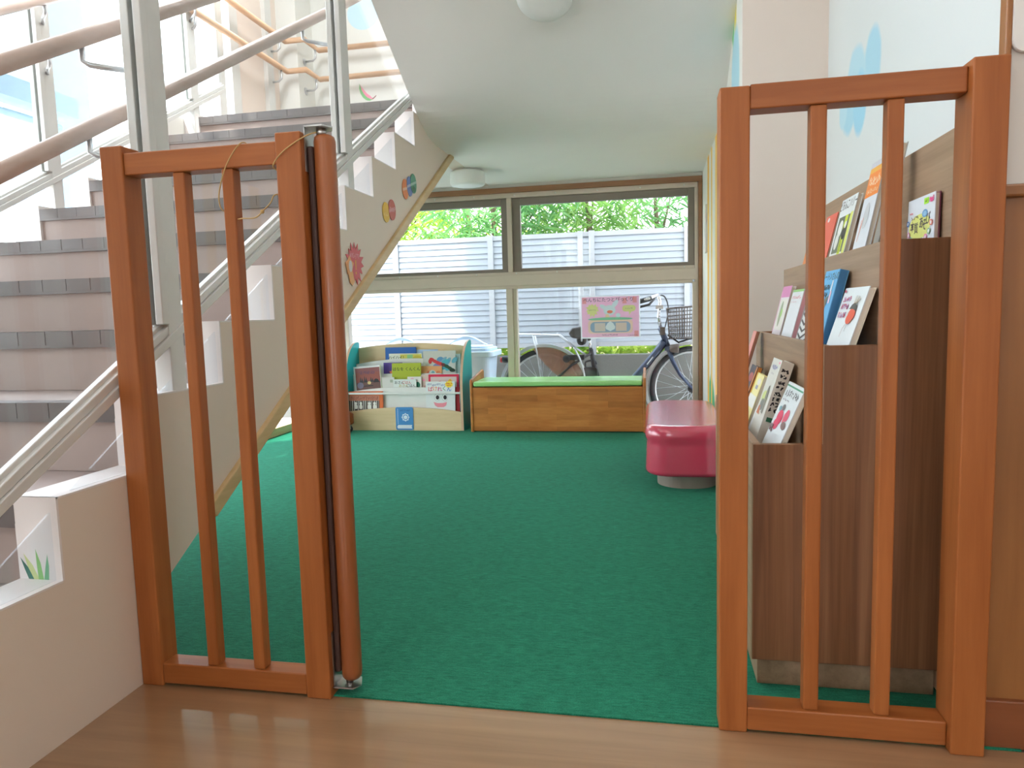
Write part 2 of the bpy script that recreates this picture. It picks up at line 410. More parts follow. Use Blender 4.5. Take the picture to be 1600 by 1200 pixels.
def seg_wall(name, m, *boxes):
    b = MB()
    for q in boxes: b.box(*q, m=m)
    return struct(b.build(name))
struct(MB().box(-4.5, 4, -5, 1.345, -.1, 0, floor_mat()).build('floor')); struct(MB().box(.66, 4.1, 1.345, 1.6, -.1, -.002, CONC).build('floor_under_wall'))
struct(MB().box(-2.62, .7, 1.345, 5.2, -.1, -.004, CONC).build('floor_under'))
b = MB(); b.prism([(-2.549, 1.346), (.638, 1.346), (.638, 2.888), (XR - .001, 2.888), (XR - .001, YW - .001), (-2.549, YW - .001)], 'z', -.004, .003, carpet_mat())
tag(b.build('carpet'), 'dark green needle felt carpet covering the library corner floor behind the gates', 'carpet')

# right side walls
cloud = [(2.34, 1.50, .085, .10, (168, 206, 222)), (2.52, 1.51, .11, .10, (178, 210, 222)), (2.60, 1.44, .085, .09, (166, 206, 222)), (2.47, 1.42, .075, .10, (158, 204, 224)), (2.67, 1.45, .05, .06, (180, 212, 224))]
wm = painted_wall('wall_white_painted', (212, 216, 216), cloud)
o = MB().box(.64, .74, 1.37, 2.89, 0, 3.6, wm).build('wall_right_niche'); struct(o)
WALLR = o
b = MB().box(XR, .74, 2.89, YW + .2, 0, 3.6, None)
rm = painted_wall('wall_right_paint', (232, 230, 224),
                  [(4.33, .20, .27, .2, (96, 182, 132)), (4.33, .56, .05, .06, (226, 160, 170)), (3.2, 2.02, .05, .16, (120, 200, 130)), (3.12, 1.96, .035, .26, (232, 214, 110)), (3.12, 1.72, .14, .2, (178, 216, 230))],
                  [(4.47, 4.6, -1, (242, 190, 90)), (4.25, 4.335, -1, (244, 196, 96)), (3.95, 4.06, -1, (246, 206, 120))])
b.mats = [rm, PLASTER_B]
o = b.build('wall_right'); struct(o)
for p in o.data.polygons:
    if p.normal.y < -.5: p.material_index = 1
# wall facing the hall, right of the gate
HW = plain('plaster_hall', (208, 204, 198), .8, 0, .3, .02, 5, .06, 260); b = MB(); b.box(.576, 4, 1.365, 1.386, .969, 3.6, HW); b.box(.66, 4, 1.386, 1.5, .969, 3.6, HW); struct(b.build('wall_front'))
struct(MB().box(.574, .584, 1.358, 1.385, .99, 3.6, PANEL).build('trim_1', bevel=.003))
b = MB(); b.box(.574, 4, 1.36, 1.386, .09, .969, PANEL); b.box(.66, 4, 1.386, 1.5, .09, .969, PANEL); struct(b.build('wainscot_front'))
struct(MB().box(.574, 4, 1.345, 1.386, .969, .99, PANEL).build('trim_2', bevel=.004))
struct(MB().box(.574, 4, 1.35, 1.386, 0, .09, BASEB).build('baseboard_front', bevel=.003))

# window wall: plaster band over the window, spandrel, upper landing wall
seg_wall('wall_back', PLASTER, (-2.62, XR, YW, YW + .16, 1.676, 3.6), (-2.62, 4, YW, YW + .16, 3.8, 7.6), (-2.62, -2.27, YW, YW + .16, -.1, 1.676), (-2.27, XR, YW, YW + .16, -.15, .05))  # the tall box above the roof is unseen, added to shade the fence
# landing slab, sloping soffit, ceiling
b = MB(); b.box(XS, XR, 3.779, YW, 1.70, 1.84, CEIL)
n_ = 10; prof = []
for i in range(n_ + 1):       # eased fold between flat and sloping soffit
    t = i / n_; y = 3.78 - .36 * t; prof.append((y, 1.70 + .5 * .578 / .36 * (3.78 - y) ** 2))
prof.append((.5, 1.70 + .578 * 3.1))
top = [(y, z + .16) for y, z in prof][::-1]
b2 = MB(); b2.prism(prof + top, 'x', XS, XR, CEIL)
struct(b2.build('ceiling_slope')); struct(b.build('ceiling_soffit'))
struct(MB().box(-4.2, 4, -.6, 2.15, 3.6, 3.8, CEIL).box(-2.7, 4, 2.15, YW + .2, 3.6, 3.8, CEIL).box(-4.6, 4, -5, -.6, 3.6, 3.8, CEIL).build('ceiling'))  # left overhang past the stairs is unseen, shaped to keep sun off the treads
# unseen hall behind the camera; window openings sized to set the front fill light
seg_wall('wall_hall_right', PLASTER, (3.9, 4.0, -5, 1.5, 0, 3.6))
seg_wall('wall_hall_back', PLASTER, (-4.5, 4, -5.1, -5, 0, .8), (-4.5, 4, -5.1, -5, 2.35, 3.6), (-4.5, -3.6, -5.1, -5, .8, 2.35), (-1.2, .8, -5.1, -5, .8, 2.35), (2.4, 4, -5.1, -5, .8, 2.35))
for i, (x0, x1) in enumerate(((-3.6, -1.2), (.8, 2.4))):
    w = MB(); xm = (x0 + x1) / 2
    for q in ((x0, x0 + .05, .8, 2.35), (x1 - .05, x1, .8, 2.35), (xm - .03, xm + .03, .8, 2.35), (x0, x1, .8, .85), (x0, x1, 2.30, 2.35)):
        w.box(q[0], q[1], -5.08, -5.02, q[2], q[3], ALU)
    w = struct(w.build('window_%d' % (i + 3)))
    g = MB().box(x0, x1, -5.053, -5.047, .8, 2.35, GLASS_W).build('pane', w)
seg_wall('wall_hall_left', PLASTER, (-4.6, -4.5, -5, -.6, 0, 3.6))

# ------------------------------------------------------------------ the back window
wx0, wx1 = -2.27, XR
W1 = bpy.data.objects.new('window_1', None); COL.objects.link(W1); W1.location = (-.96, YW, .05); struct(W1, 'bronze aluminium window with two upper and two lower panes at the back')
def wpart(name, mats_boxes, bevel=.0):
    b = MB()
    for m, q in mats_boxes: b.box(*q, m=m)
    return rel(W1, b.build(name, bevel=bevel))
struct(MB().box(wx0, XR - .002, YW - .02, YW + .1, 1.64, 1.676, BROWN).build('trim_3', bevel=.002))
struct(MB().box(.312, XR - .002, YW - .02, YW + .1, .05, 1.64, BROWN).build('trim_4', bevel=.002))
wpart('outer_frame', [(ALU_G, (wx0, .31, YW, YW + .07, 1.606, 1.64)), (ALU_G, (.274, .311, YW + .004, YW + .07, .05, .98)), (ALU_G, (.288, .311, YW, YW + .07, .98, 1.606)), (ALU_G, (wx0, wx0 + .04, YW, YW + .07, .05, 1.606)), (ALU_G, (wx0, .274, YW, YW + .08, .05, .10))], .002)
wpart('transom', [(ALU_G, (wx0, .311, YW - .004, YW + .08, .994, 1.069)), (ALU_G, (wx0, .288, YW + .004, YW + .07, 1.069, 1.09)), (ALU_G, (wx0, .274, YW + .008, YW + .07, .972, .994))], .002)
wpart('mullion', [(ALU_G, (-.998, -.964, YW - .004, YW + .07, 1.09, 1.606)), (ALU_G, (-1.018, -.972, YW - .004, YW + .07, .10, .972)), (ALU_G, (-.972, -.944, YW + .012, YW + .07, .10, .972))], .002)
for (a0, a1, g0, g1) in ((-.964, .288, -.905, .244), (-2.23, -.998, -2.17, -1.044)):
    z0, z1, h0, h1 = 1.09, 1.606, 1.115, 1.556
    s_ = wpart('sash', [(SASH, (a0, g0, YW + .02, YW + .06, z0, z1)), (SASH, (g1, a1, YW + .02, YW + .06, z0, z1)), (SASH, (g0, g1, YW + .02, YW + .06, z0, h0)), (SASH, (g0, g1, YW + .02, YW + .06, h1, z1))], .003)
    g = MB().box(g0, g1, YW + .035, YW + .041, h0, h1, GLASS_W).build('pane', s_)
for (a0, a1) in ((-.944, .274), (-2.23, -1.018)):
    rel(W1, MB().box(a0, a1, YW + .035, YW + .041, .10, .972, GLASS_W).build('pane'))
b = MB()
for z in (1.623, 1.08):
    for i in range(9):
        x = -2.1 + i * .29
        b.lathe([(.001, 0), (.006, .001), (.005, .004), (.001, .005)], (x, YW - .0045 if z > 1.3 else YW + .0, z), 8, WHITEB, 'y')
rel(W1, b.build('screw_cap'))
rel(W1, b.build('x')) if False else None

# ------------------------------------------------------------------ staircase
ST = thing('staircase', 'straight staircase with brown grip treads climbing at the left to a landing', 'staircase', (-1.8, 1.1, 0))
def stair_profile(lo, hi, under=True):
    P = [(yk(lo) - .0, 0)]
    z = 0
    for k in range(lo, hi + 1):
        P.append((yk(k), zk(k))) if k > lo else P.append((yk(k), zk(k)))
        P.append((yk(k + 1) if k < hi else YW, zk(k)))
    return P
def side_wall(x0, x1, m):
    P = stair_profile(-1, 10)
    P = P + [(YW, 1.70), (4.067, 1.70), (1.34, .148), (1.34, 0)]
    return MB().prism(P, 'x', x0, x1, m)
b = side_wall(XS, XS - .095, STRW)
for k in range(-1, 11):       # lighter gloss paint on the stepped capping
    y0, y1 = yk(k), (yk(k + 1) if k < 10 else YW)
    b.box(XS - .097, XS + .0006, y0 - .0008, y0 + .004, zk(k) - RS if k > -1 else 0, zk(k) + .0008, CURBW)
    b.box(XS - .097, XS + .0006, y0, y1, zk(k) - .003, zk(k) + .0008, CURBW)
# grass blades painted on the first riser face
d = Draw(b, (XS - .09, yk(1) - .0008, zk(0)), (1, 0, 0), (0, 0, 1), (0, -1, 0))
def blade(u0, u1, v, w, m):
    d.poly([(u0 - w, 0), (u0 + w, 0), ((u0 + u1) / 2 + w * .9, v * .55), (u1, v), ((u0 + u1) / 2 - w * .6, v * .5)], m)
blade(.030, .006, .052, .008, flat(200, 210, 150)); blade(.020, -.002, .044, .006, flat(70, 122, 110)); blade(.042, .034, .062, .006, flat(140, 190, 120)); blade(.054, .060, .052, .0055, flat(120, 180, 140))
rel(ST, b.build('side_wall'))
b = side_wall(-2.55, -2.457, CURBW); rel(ST, b.build('far_side_wall'))
for k in range(-1, 11):
    z = zk(k) - .017; y0 = yk(k); y1 = yk(k + 1) + .02 if k < 10 else YW
    b = MB(); b.box(-2.457, XS - .095, y0 + .012, y1, z - .03, z - .001, TREAD); b.box(-2.457, XS - .095, y0 + .012, y0 + .03, z - RS, z - .03, RISER)
    if k == 10: b.box(-2.457, XS - .095, y0 + .03, YW, 1.70, z - .03, CEIL)
    s_ = rel(ST, b.build('step'))
    b = MB(); n_ = 14; wd = (2.457 + XS - .095) / n_
    for i in range(n_):       # ribbed rubber nosing with its grip gaps
        x0 = -2.457 + wd * i; b.box(x0 + .0012, x0 + wd - .0012, y0 - .0012, y0 + .05, z - .036, z + .0012, NOSE)
    b.box(-2.457, XS - .095, y0 + .0, y0 + .045, z - .045, z, NOSE)
    nz = b.build('nosing_strip', s_)
b = MB()                       # sloping underside and its timber edge
b.prism([(1.36, .165), (4.067, 1.70), (4.067, 1.76), (1.36, .225)], 'x', XS - .096, -2.456, CEIL); rel(ST, b.build('underside'))
b = MB()
sl = Vector((0, 2.432, 1.385)).normalized(); nr = Vector((0, -sl.z, sl.y))
p0 = Vector((0, 1.62, .307)); p1 = Vector((0, 4.075, 1.704))
b.prism([tuple((p0 - nr * .012)[1:]), tuple((p1 - nr * .012)[1:]), tuple((p1 + nr * .03)[1:]), tuple((p0 + nr * .03)[1:])], 'x', XS - .02, XS + .014, TRIMW)
tag(rel(ST, b.build('edge_trim', bevel=.004)), 'pale wood edge trim')

# balustrades: aluminium posts and rails, glass, clear infill, two timber handrails
def balustrade(x, hx, label, posts, infill):
    B = thing('glass_balustrade', label, 'balustrade', (x, 1.5, 0))
    def zr(y): return .482 + .5665 * (y - 1.055)
    def beam(y0, y1, dz0, dz1, hw, m, b):
        b.prism([(y0, zr(y0) + dz0), (y1, zr(y1) + dz0), (y1, zr(y1) + dz1), (y0, zr(y0) + dz1)], 'x', x - hw, x + hw, m)
    b = MB(); beam(-.2, 4.0, 0, .024, .026, ALU, b); beam(-.2, 4.0, .0245, .046, .02, ALU, b); beam(-.2, 4.0, .044, .056, .008, ALU, b)
    rel(B, b.build('bottom_rail', bevel=.002))
    ps = []
    for y in posts:
        zb = max(0, zr(y) - .26); b = MB()
        b.box(x - .022, x + .022, y, y + .052, zb, zr(y) + 1.5, ALU)
        b.box(x - .027, x - .006, y - .024, y, zr(y) + .05, zr(y) + 1.5, ALU); b.box(x + .006, x + .026, y - .024, y, zr(y) + .05, zr(y) + 1.5, ALU)
        b.box(x - .027, x - .006, y + .052, y + .066, zr(y) + .05, zr(y) + 1.5, ALU)
        ps.append(rel(B, b.build('post', bevel=.002)))
    ends = [-.2] + [p + .055 for p in posts]
    for i, y0 in enumerate(ends):
        y1 = posts[i] - .004 if i < len(posts) else 4.0
        b = MB(); b.prism([(y0, zr(y0) + .03), (y1, zr(y1) + .03), (y1, zr(y1) + 1.45), (y0, zr(y0) + 1.45)], 'x', x - .003, x + .003, GLASS)
        rel(B, b.build('glass_pane'))
    if infill:
        for k in range(0, 9):
            b = MB(); y0, y1 = yk(k) + .05, yk(k + 1) - .004
            b.prism([(y0, zk(k) + .002), (y1, zk(k) + .002), (y1, zk(k + 1) - .028)], 'x', x - .006 + .02, x - .001 + .02, ACRY)
            rel(B, b.build('infill_pane'))
    for dz in (0, .2):
        def zh(y): return 1.103 + dz + .581 * (y - 1.228)
        b = MB(); b.tube([(hx, -.2, zh(-.2)), (hx, 3.55, zh(3.55))], .0185, RAILW, 16)
        h = rel(B, b.build('handrail'))
        for y in posts:
            yb = y - .03; s_ = 1 if x > hx else -1
            b = MB(); b.tube([(hx, yb - .02, zh(yb - .02) - .014), (hx, yb - .02, zh(yb - .02) - .05), (hx + s_ * .012, yb - .012, zh(yb) - .068), (hx + s_ * .03, yb, zh(yb) - .07), (x - s_ * .022, y + .02, zh(yb) - .07)], .0065, SILV, 8)
            q = b.build('bracket', h)
    return B
balustrade(-1.15, -1.26, 'glass balustrade with two round wooden handrails on the near side of the staircase', [.45, 1.52, 2.62, 3.72], True)
balustrade(-2.5, -2.40, 'far glass balustrade with wooden handrails beside the bright outer glazing of the staircase', [.55, 1.62, 2.67, 3.69], False)

# landing walls at the far left
seg_wall('wall_left', PLASTER_B, (-2.62, -2.55, 4.27, 4.68, 1.93, 3.6), (-2.62, -2.55, 4.68, YW, 1.93, 3.6))
seg_wall('pillar_landing', PLASTER, (-2.55, -2.40, 4.80, YW, 1.93, 3.6))
seg_wall('trim_5', ALU, (-2.56, -2.52, 4.60, 4.68, 1.93, 3.6), (-2.58, -2.53, 4.03, 4.10, 1.93, 3.6), (-2.58, -2.53, 4.18, 4.27, 1.93, 3.6))
seg_wall('wall_left_low', PLASTER, (-2.62, -2.551, 3.3, YW, .78, 1.93), (-2.62, -2.551, 1.34, 3.3, -.1, .15), (-2.62, -2.551, 3.3, 3.32, -.1, .78), (-2.62, -2.551, 4.95, YW, -.1, .78))
W2 = MB().box(-2.6, -2.56, 3.32, 4.95, .0, .05, TRIMW).box(-2.552, -2.53, 3.3, YW, .003, .06, TRIMW); W2 = struct(W2.build('window_2', bevel=.003))
MB().box(-2.59, -2.584, 3.32, 4.95, .05, .78, GLASS_W).build('pane', W2)
MB().box(-2.60, -2.57, 3.32, 3.35, .05, .78, ALU).box(-2.60, -2.57, 4.92, 4.95, .05, .78, ALU).box(-2.60, -2.57, 3.32, 4.95, .75, .78, ALU).build('frame', W2)
for nm, z, lab in (('lower', 2.5, 'lower of two pale wooden handrails round the landing wall'), ('upper', 2.7, 'upper of two pale wooden handrails round the landing wall')):
    H = thing('landing_handrail', lab, 'handrail', (-2.4, 4.75, z))
    b = MB(); xl, xc = -2.455, -2.315
    b.tube([(xl, 3.0, z), (xl, 4.74, z), (xc, 4.74, z), (xc, 4.955, z), (.3, 4.955, z)], .019, RAILO, 12); rel(H, b.build('rail'))
    for (bx, by, wx, wy) in ((xl, 4.66, -2.55, 4.66), (xc, 4.90, -2.40, 4.90), (-1.4, 4.955, -1.4, YW), (xl, 3.72, -2.5, 3.72)):
        b = MB(); dx, dy = wx - bx, wy - by
        b.tube([(bx, by, z - .015), (bx, by, z - .07), (bx + dx * .25, by + dy * .25, z - .088), (bx + dx * .9, by + dy * .9, z - .09)], .0075, SILV, 8)
        if abs(dx) > .01: b.lathe([(.008, -.04 if dx > 0 else .04), (.014, 0), (.026, 0), (.024, 0.004)][1:], (wx, wy, z - .09), 14, SILV, 'x')
        else: b.lathe([(.014, -.02), (.026, -.004), (.026, 0)], (wx, wy, z - .09), 14, SILV, 'y')
        rel(H, b.build('bracket'))
b = MB(); d = Draw(b, (-1.99, YW - .001, 2.42), (1, 0, 0), (0, 0, 1), (0, -1, 0))
def cres(pts, m): d.poly(pts, m)
arc = [(-.068 + .0 * t, 0) for t in range(1)]
outer = [(-.075 + .15 * t - .0, .055 - .17 * math.sin(PI * min(1, t * .62 + .0)) ** 1.0 * (1 if t < 1.1 else 1)) for t in [i / 10 for i in range(11)]]
P1 = [(-.062, .055), (-.066, .02), (-.058, -.015), (-.04, -.045), (-.015, -.066), (.012, -.072), (.035, -.064), (.02, -.055), (0, -.045), (-.02, -.026), (-.042, .005)]
d.poly(P1, flat(126, 190, 130))
d.poly([(-.055, .045), (-.048, .01), (-.03, -.022), (-.008, -.046), (.02, -.06), (.04, -.064), (.018, -.038), (-.008, -.018), (-.034, .012)], flat(246, 150, 180))
d.poly([(.034, -.064), (.052, -.052), (.064, -.04), (.060, -.036), (.046, -.048), (.03, -.056)], flat(150, 90, 90))
tag(b.build('wall_painting'), 'small painted watermelon slice on the landing wall above the top step', 'wall painting')
b = MB(); d = Draw(b, (-2.0, YW - .001, 2.95), (1, 0, 0), (0, 0, 1), (0, -1, 0)); d.ell(0, 0, .12, .11, flat(196, 228, 244), n=28)
tag(b.build('wall_painting'), 'round pale blue painted cloud on the landing wall above the handrails', 'wall painting')

# decals on the stair side
def decal(label, y, z, shapes):
    T = thing('wall_decal', label, 'wall decal', (XS + .0012, y, z))
    i = 0
    for nm, pts, m, extra in shapes:
        b = MB(); i += 1
        b.prism(pts, 'x', .0008 * i, .0008 * i + .0015, m)
        if extra: extra(Draw(b, (.0008 * i + .0018, 0, 0), (0, 1, 0), (0, 0, 1), (1, 0, 0)))
        b.build(nm, T)
    return T
def strip_of(word):
    def f(d):
        d.poly([(-.045, -.012), (.045, .006), (.045, .022), (-.045, .004)], flat(232, 224, 216))
    return f
decal('yellow and red overlapping round paper decals on the white stair side', 3.01, 1.256,
      [('yellow_disc', circ(-.035, -.010, .041, .043, 28), flat(222, 178, 52), lambda d: d.scrawl(-.07, -.026, -.01, -.012, 5, flat(236, 206, 130), .003, 3)),
       ('red_disc', circ(.038, .010, .044, .045, 28), flat(196, 92, 78), lambda d: (d.poly([(-.004, -.008), (.08, .016), (.08, .03), (-.004, .006)], flat(214, 140, 140)), d.scrawl(.004, .0, .074, .022, 7, flat(226, 180, 180), .002, 4)))])
decal('orange, blue and green overlapping round paper decals high on the white stair side', 3.30, 1.408,
      [('orange_disc', circ(-.062, -.022, .042, .046, 28), flat(224, 134, 78), lambda d: d.poly([(-.1, -.036), (-.03, -.018), (-.03, -.006), (-.1, -.024)], flat(230, 186, 156))),
       ('blue_disc', circ(.0, .0, .042, .046, 28), flat(104, 126, 186), lambda d: d.poly([(-.04, -.014), (.04, .012), (.04, .024), (-.04, -.002)], flat(176, 184, 208))),
       ('green_disc', circ(.055, .022, .044, .046, 28), flat(84, 150, 124), lambda d: (d.poly([(.012, .004), (.096, .03), (.096, .042), (.012, .016)], flat(160, 196, 184)), d.ell(.056, -.004, .026, .015, flat(60, 116, 88)))) ])
def face_free(d):
    d.scrawl(-.045, .02, .05, .04, 8, flat(226, 160, 166), .0025, 5); d.text('！', .03, -.018, .07, flat(224, 176, 64))
decal('red starburst paper decal with an orange flower-like cut-out on the lower stair side', 2.607, 1.005,
      [('starburst', star(.008, .004, .082, .056, 15, .1, 4), flat(206, 84, 92), face_free),
       ('orange_cutout', star(-.045, -.012, .042, .028, 5, .1, 9), flat(226, 160, 100), lambda d: d.ell(-.038, -.012, .016, .022, flat(222, 216, 216))),
       ('orange_leg', [(-.06, -.036), (-.02, -.032), (-.008, -.07), (-.03, -.085), (-.05, -.072)], flat(226, 166, 106), None)])
# light fittings
def lamp(label, loc, nrm):
    T = thing('ceiling_light', label, 'ceiling light', loc); T.rotation_euler = Vector((0, 0, -1)).rotation_difference(Vector(nrm)).to_euler()
    MB().lathe([(.02, 0), (.085, 0), (.085, -.012), (.02, -.012)], (0, 0, 0), 36, WHITEB).build('base', T)
    MB().lathe([(.02, -.012), (.105, -.012), (.110, -.02), (.110, -.082), (.102, -.094), (.07, -.098), (.001, -.099)], (0, 0, 0), 40, DRUM).build('shade', T)
lamp('white drum ceiling light under the flat landing near the window', (-1.13, 4.47, 1.70), (0, 0, -1))
nn = Vector((0, -.578, -1)).normalized()
lamp('white drum ceiling light on the sloping soffit at the top edge', (-.40, 2.93, 1.70 + .578 * (3.6 - 2.93)), tuple(nn))

# ------------------------------------------------------------------ gates
def gate_part(T, name, q, m, bev=.003):
    x, y, z = T.location
    b = MB().box(q[0] - x, q[1] - x, q[2] - y, q[3] - y, q[4] - z, q[5] - z, m)
    return b.build(name, T, bevel=bev, seg=3)
G1 = thing('wooden_gate', 'left orange-brown wooden gate with a round pole, against the white stair side', 'gate', (-.89, 1.355, 0))
gate_part(G1, 'post', (-1.119, -1.067, 1.33, 1.385, 0, 1.165), GATE); gate_part(G1, 'post', (-.724, -.670, 1.33, 1.385, 0, 1.165), GATE)
gate_part(G1, 'rail', (-1.067, -.724, 1.334, 1.378, 1.105, 1.150), GATE_H); gate_part(G1, 'rail', (-1.067, -.724, 1.332, 1.378, .006, .052), GATE_H)
for x in (-.946, -.836): gate_part(G1, 'baluster', (x - .013, x + .013, 1.338, 1.366, .052, 1.105), GATE)
gate_part(G1, 'gap_strip', (-.668, -.655, 1.352, 1.40, .05, 1.14), GAPD, .004)  # dark brown strip in the gap between post and pole
x, y, z = G1.location
MB().lathe([(.016, .032), (.0205, .038), (.0215, .05), (.0215, 1.15), (.0195, 1.158), (.014, 1.162)], (-.637 - x, 1.370 - y, 0), 28, POLE).build('round_pole', G1)
b = MB(); b.box(-.669 - x, -.667 - x, 1.345 - y, 1.385 - y, .02, .14, STEEL); b.prism([(-.669 - x, 1.342 - y), (-.625 - x, 1.342 - y), (-.612 - x, 1.36 - y), (-.625 - x, 1.392 - y), (-.669 - x, 1.392 - y)], 'z', .02, .023, STEEL); b.lathe([(.008, .023), (.008, .04)], (-.642 - x, 1.368 - y, 0), 12, STEEL)
tag(b.build('bracket', G1), 'steel foot bracket holding the pole')
b = MB(); b.box(-.669 - x, -.667 - x, 1.345 - y, 1.385 - y, 1.09, 1.178, STEEL); b.prism([(-.669 - x, 1.345 - y), (-.63 - x, 1.345 - y), (-.618 - x, 1.368 - y), (-.63 - x, 1.392 - y), (-.669 - x, 1.392 - y)], 'z', 1.175, 1.178, STEEL); b.lathe([(.01, 1.16), (.01, 1.176)], (-.642 - x, 1.368 - y, 0), 12, STEEL)
tag(b.build('bracket', G1), 'steel top bracket holding the pole')
b = MB()
def catm(P, n=6):
    P = [Vector(p) for p in P]; out = []
    for i in range(len(P) - 1):
        a, p, q, c = P[max(i - 1, 0)], P[i], P[i + 1], P[min(i + 2, len(P) - 1)]
        for k in range(n):
            t = k / n; out.append(.5 * ((2 * p) + (q - a) * t + (2 * a - 5 * p + 4 * q - c) * t * t + (3 * p - a - 3 * q + c) * t ** 3))
    return out + [P[-1]]
b.tube(catm([(-.80, 1.382, 1.135), (-.798, 1.358, 1.153), (-.80, 1.330, 1.148), (-.83, 1.329, 1.11), (-.851, 1.331, 1.06), (-.853, 1.334, 1.03), (-.849, 1.345, 1.02)]), .0013, ROPE, 6)
b.tube(catm([(-.822, 1.345, 1.005), (-.80, 1.327, 1.003), (-.772, 1.325, 1.003), (-.755, 1.325, 1.015), (-.738, 1.326, 1.03), (-.729, 1.328, 1.045), (-.727, 1.36, 1.05)]), .0013, ROPE, 6)
b.tube(catm([(-.728, 1.35, 1.095), (-.729, 1.328, 1.10), (-.715, 1.326, 1.118), (-.69, 1.326, 1.136), (-.66, 1.335, 1.155), (-.642, 1.345, 1.163)]), .0013, ROPE, 6)
b.lathe([(.001, -.004), (.004, -.002), (.004, .002), (.001, .004)], (-.756, 1.325, 1.014), 8, ROPE)
tag(b.build('twine'), 'thin tan twine looped over the top rail of the left wooden gate', 'string')

G2 = thing('wooden_gate', 'right orange-brown wooden gate panel standing in front of the book rack', 'gate', (.345, 1.36, 0))
gate_part(G2, 'post', (.119, .170, 1.335, 1.39, 0, 1.180), GATE)
q = gate_part(G2, 'post', (.512, .567, 1.318, 1.39, 0, 1.190), GATE); tag(q, 'wider end post against the wall')
gate_part(G2, 'rail', (.170, .512, 1.336, 1.383, 1.140, 1.182), GATE_H); gate_part(G2, 'rail', (.170, .512, 1.334, 1.383, .006, .051), GATE_H)
for x in (.283, .405): gate_part(G2, 'baluster', (x - .0135, x + .0135, 1.340, 1.368, .051, 1.140), GATE)

# framed notice at the top right corner
T = thing('notice_frame', 'clear acrylic notice frame on the hall wall at the top right corner', 'notice frame', (.72, 1.362, 1.38))
def rrect(x0, x1, y0, y1, r, n=5):
    P = []
    for cx, cy, a0 in ((x1 - r, y1 - r, 0), (x0 + r, y1 - r, 90), (x0 + r, y0 + r, 180), (x1 - r, y0 + r, 270)):
        for i in range(n + 1):
            a = R(a0 + 90 * i / n); P.append((cx + r * math.cos(a), cy + r * math.sin(a)))
    return P
MB().prism(rrect(-.137, .137, -.178, .178, .02), 'y', -.008, 0.002, plain('acrylic_white', (222, 222, 220), .15)).build('frame', T)
b = MB(); b.prism(rrect(-.120, .120, -.160, .160, .012), 'y', -.0095, -.008, flat(176, 180, 172)); b.prism(rrect(-.112, .112, -.152, .152, .01), 'y', -.0105, -.0095, flat(214, 212, 208)); b.build('sheet', T)

# ------------------------------------------------------------------ books
PAGES = plain('book_pages', (226, 218, 204), .8)
def book(label, loc, rz, lean, w, h, t, cover, shapes=None, group=None, spine='L', spine_m=None, cat='book', edge=None, hard=.0018, tilt=0):
    """upright book facing local -Y, origin at the middle of its bottom back edge"""
    T = thing('picture_book', label, cat, loc, (-R(lean), R(tilt), rz), group)
    b = MB(); sm = spine_m or cover
    b.box(-w / 2, w / 2, -t, -t + hard, 0, h, cover); b.box(-w / 2, w / 2, -hard, 0, 0, h, edge or cover)
    sx = -1 if spine == 'L' else 1
    b.box(min(sx * w / 2, sx * (w / 2 - hard)), max(sx * w / 2, sx * (w / 2 - hard)), -t + hard, -hard, 0, h, sm)
    if shapes:
        d = Draw(b, (-w / 2, -t - .0002, 0), (1, 0, 0), (0, 0, 1), (0, -1, 0), w, h); shapes(d)
    b.build('cover', T)
    a = -w / 2 + (hard if sx < 0 else .003); c = w / 2 - (hard if sx > 0 else .003)
    MB().box(a, c, -t + hard, -hard, .003, h - .003, PAGES).build('pages', T)
    return T, sx, t, h, w
INK = flat(40, 36, 40); RINK = flat(206, 60, 84); WH = flat(228, 230, 230); PAPER = flat(214, 216, 222)

# ---- display shelf by the window
DX0, DX1, DY0, DY1 = -2.145, -1.274, 4.71, 4.985
D = thing('book_display_shelf', 'low display shelf with teal curved sides and a cream front under the window', 'bookshelf', ((DX0 + DX1) / 2, 4.85, .0035))
ox, oy = D.location.x, D.location.y
prof = [(DY0, 0), (DY0, .27)]
for i in range(1, 13):
    a = PI / 2 * i / 12; prof.append((DY0 + .235 * (1 - math.cos(a)) , .27 + .345 * math.sin(a)))
prof += [(DY1 - .012, .615), (DY1, .603), (DY1, 0)]
for x0 in (DX0, DX1 - .018):
    b = MB(); b.prism([(p[0] - oy, p[1]) for p in prof], 'x', x0 - ox, x0 + .018 - ox, BIRCH_E, TEAL); b.build('side_panel', D, bevel=.002)
def arch(name, y, th, z0, ze, zm, m, edge=None):
    n = 18; xa, xb = DX0 + .018 - ox, DX1 - .018 - ox
    P = [(xa, z0), (xb, z0)] + [(xb + (xa - xb) * i / n, ze + (zm - ze) * (1 - (2 * i / n - 1) ** 2)) for i in range(n + 1)]
    b = MB(); b.prism(P, 'y', y - oy, y + th - oy, edge or m, m); return b.build(name, D)
arch('front_board', 4.712, .014, 0, .130, .162, BIRCH, BIRCH_E)
arch('tier_board', 4.766, .010, 0, .268, .299, WHITEB)
arch('tier_board', 4.846, .010, 0, .384, .389, WHITEB)
arch('tier_board', 4.912, .010, 0, .455, .492, WHITEB)
arch('back_panel', 4.968, .012, 0, .570, .600, BIRCH, BIRCH_E)
MB().box(DX0 + .018 - ox, DX1 - .018 - ox, 4.72 - oy, 4.97 - oy, .02, .035, WHITEB).build('base_shelf', D)
MB().box(DX0 + .018 - ox, DX1 - .018 - ox, 4.718 - oy, 4.726 - oy, .253, .267, WHITEB).build('retaining_bar', D, bevel=.003)
b = MB(); cx = -1.70 - ox; yy = 4.7115 - oy
b.prism(rrect(cx - .064, cx + .064, .004, .165, .012), 'y', yy - .004, yy, flat(74, 140, 200))
d = Draw(b, (cx, yy - .0045, .09), (1, 0, 0), (0, 0, 1), (0, -1, 0))
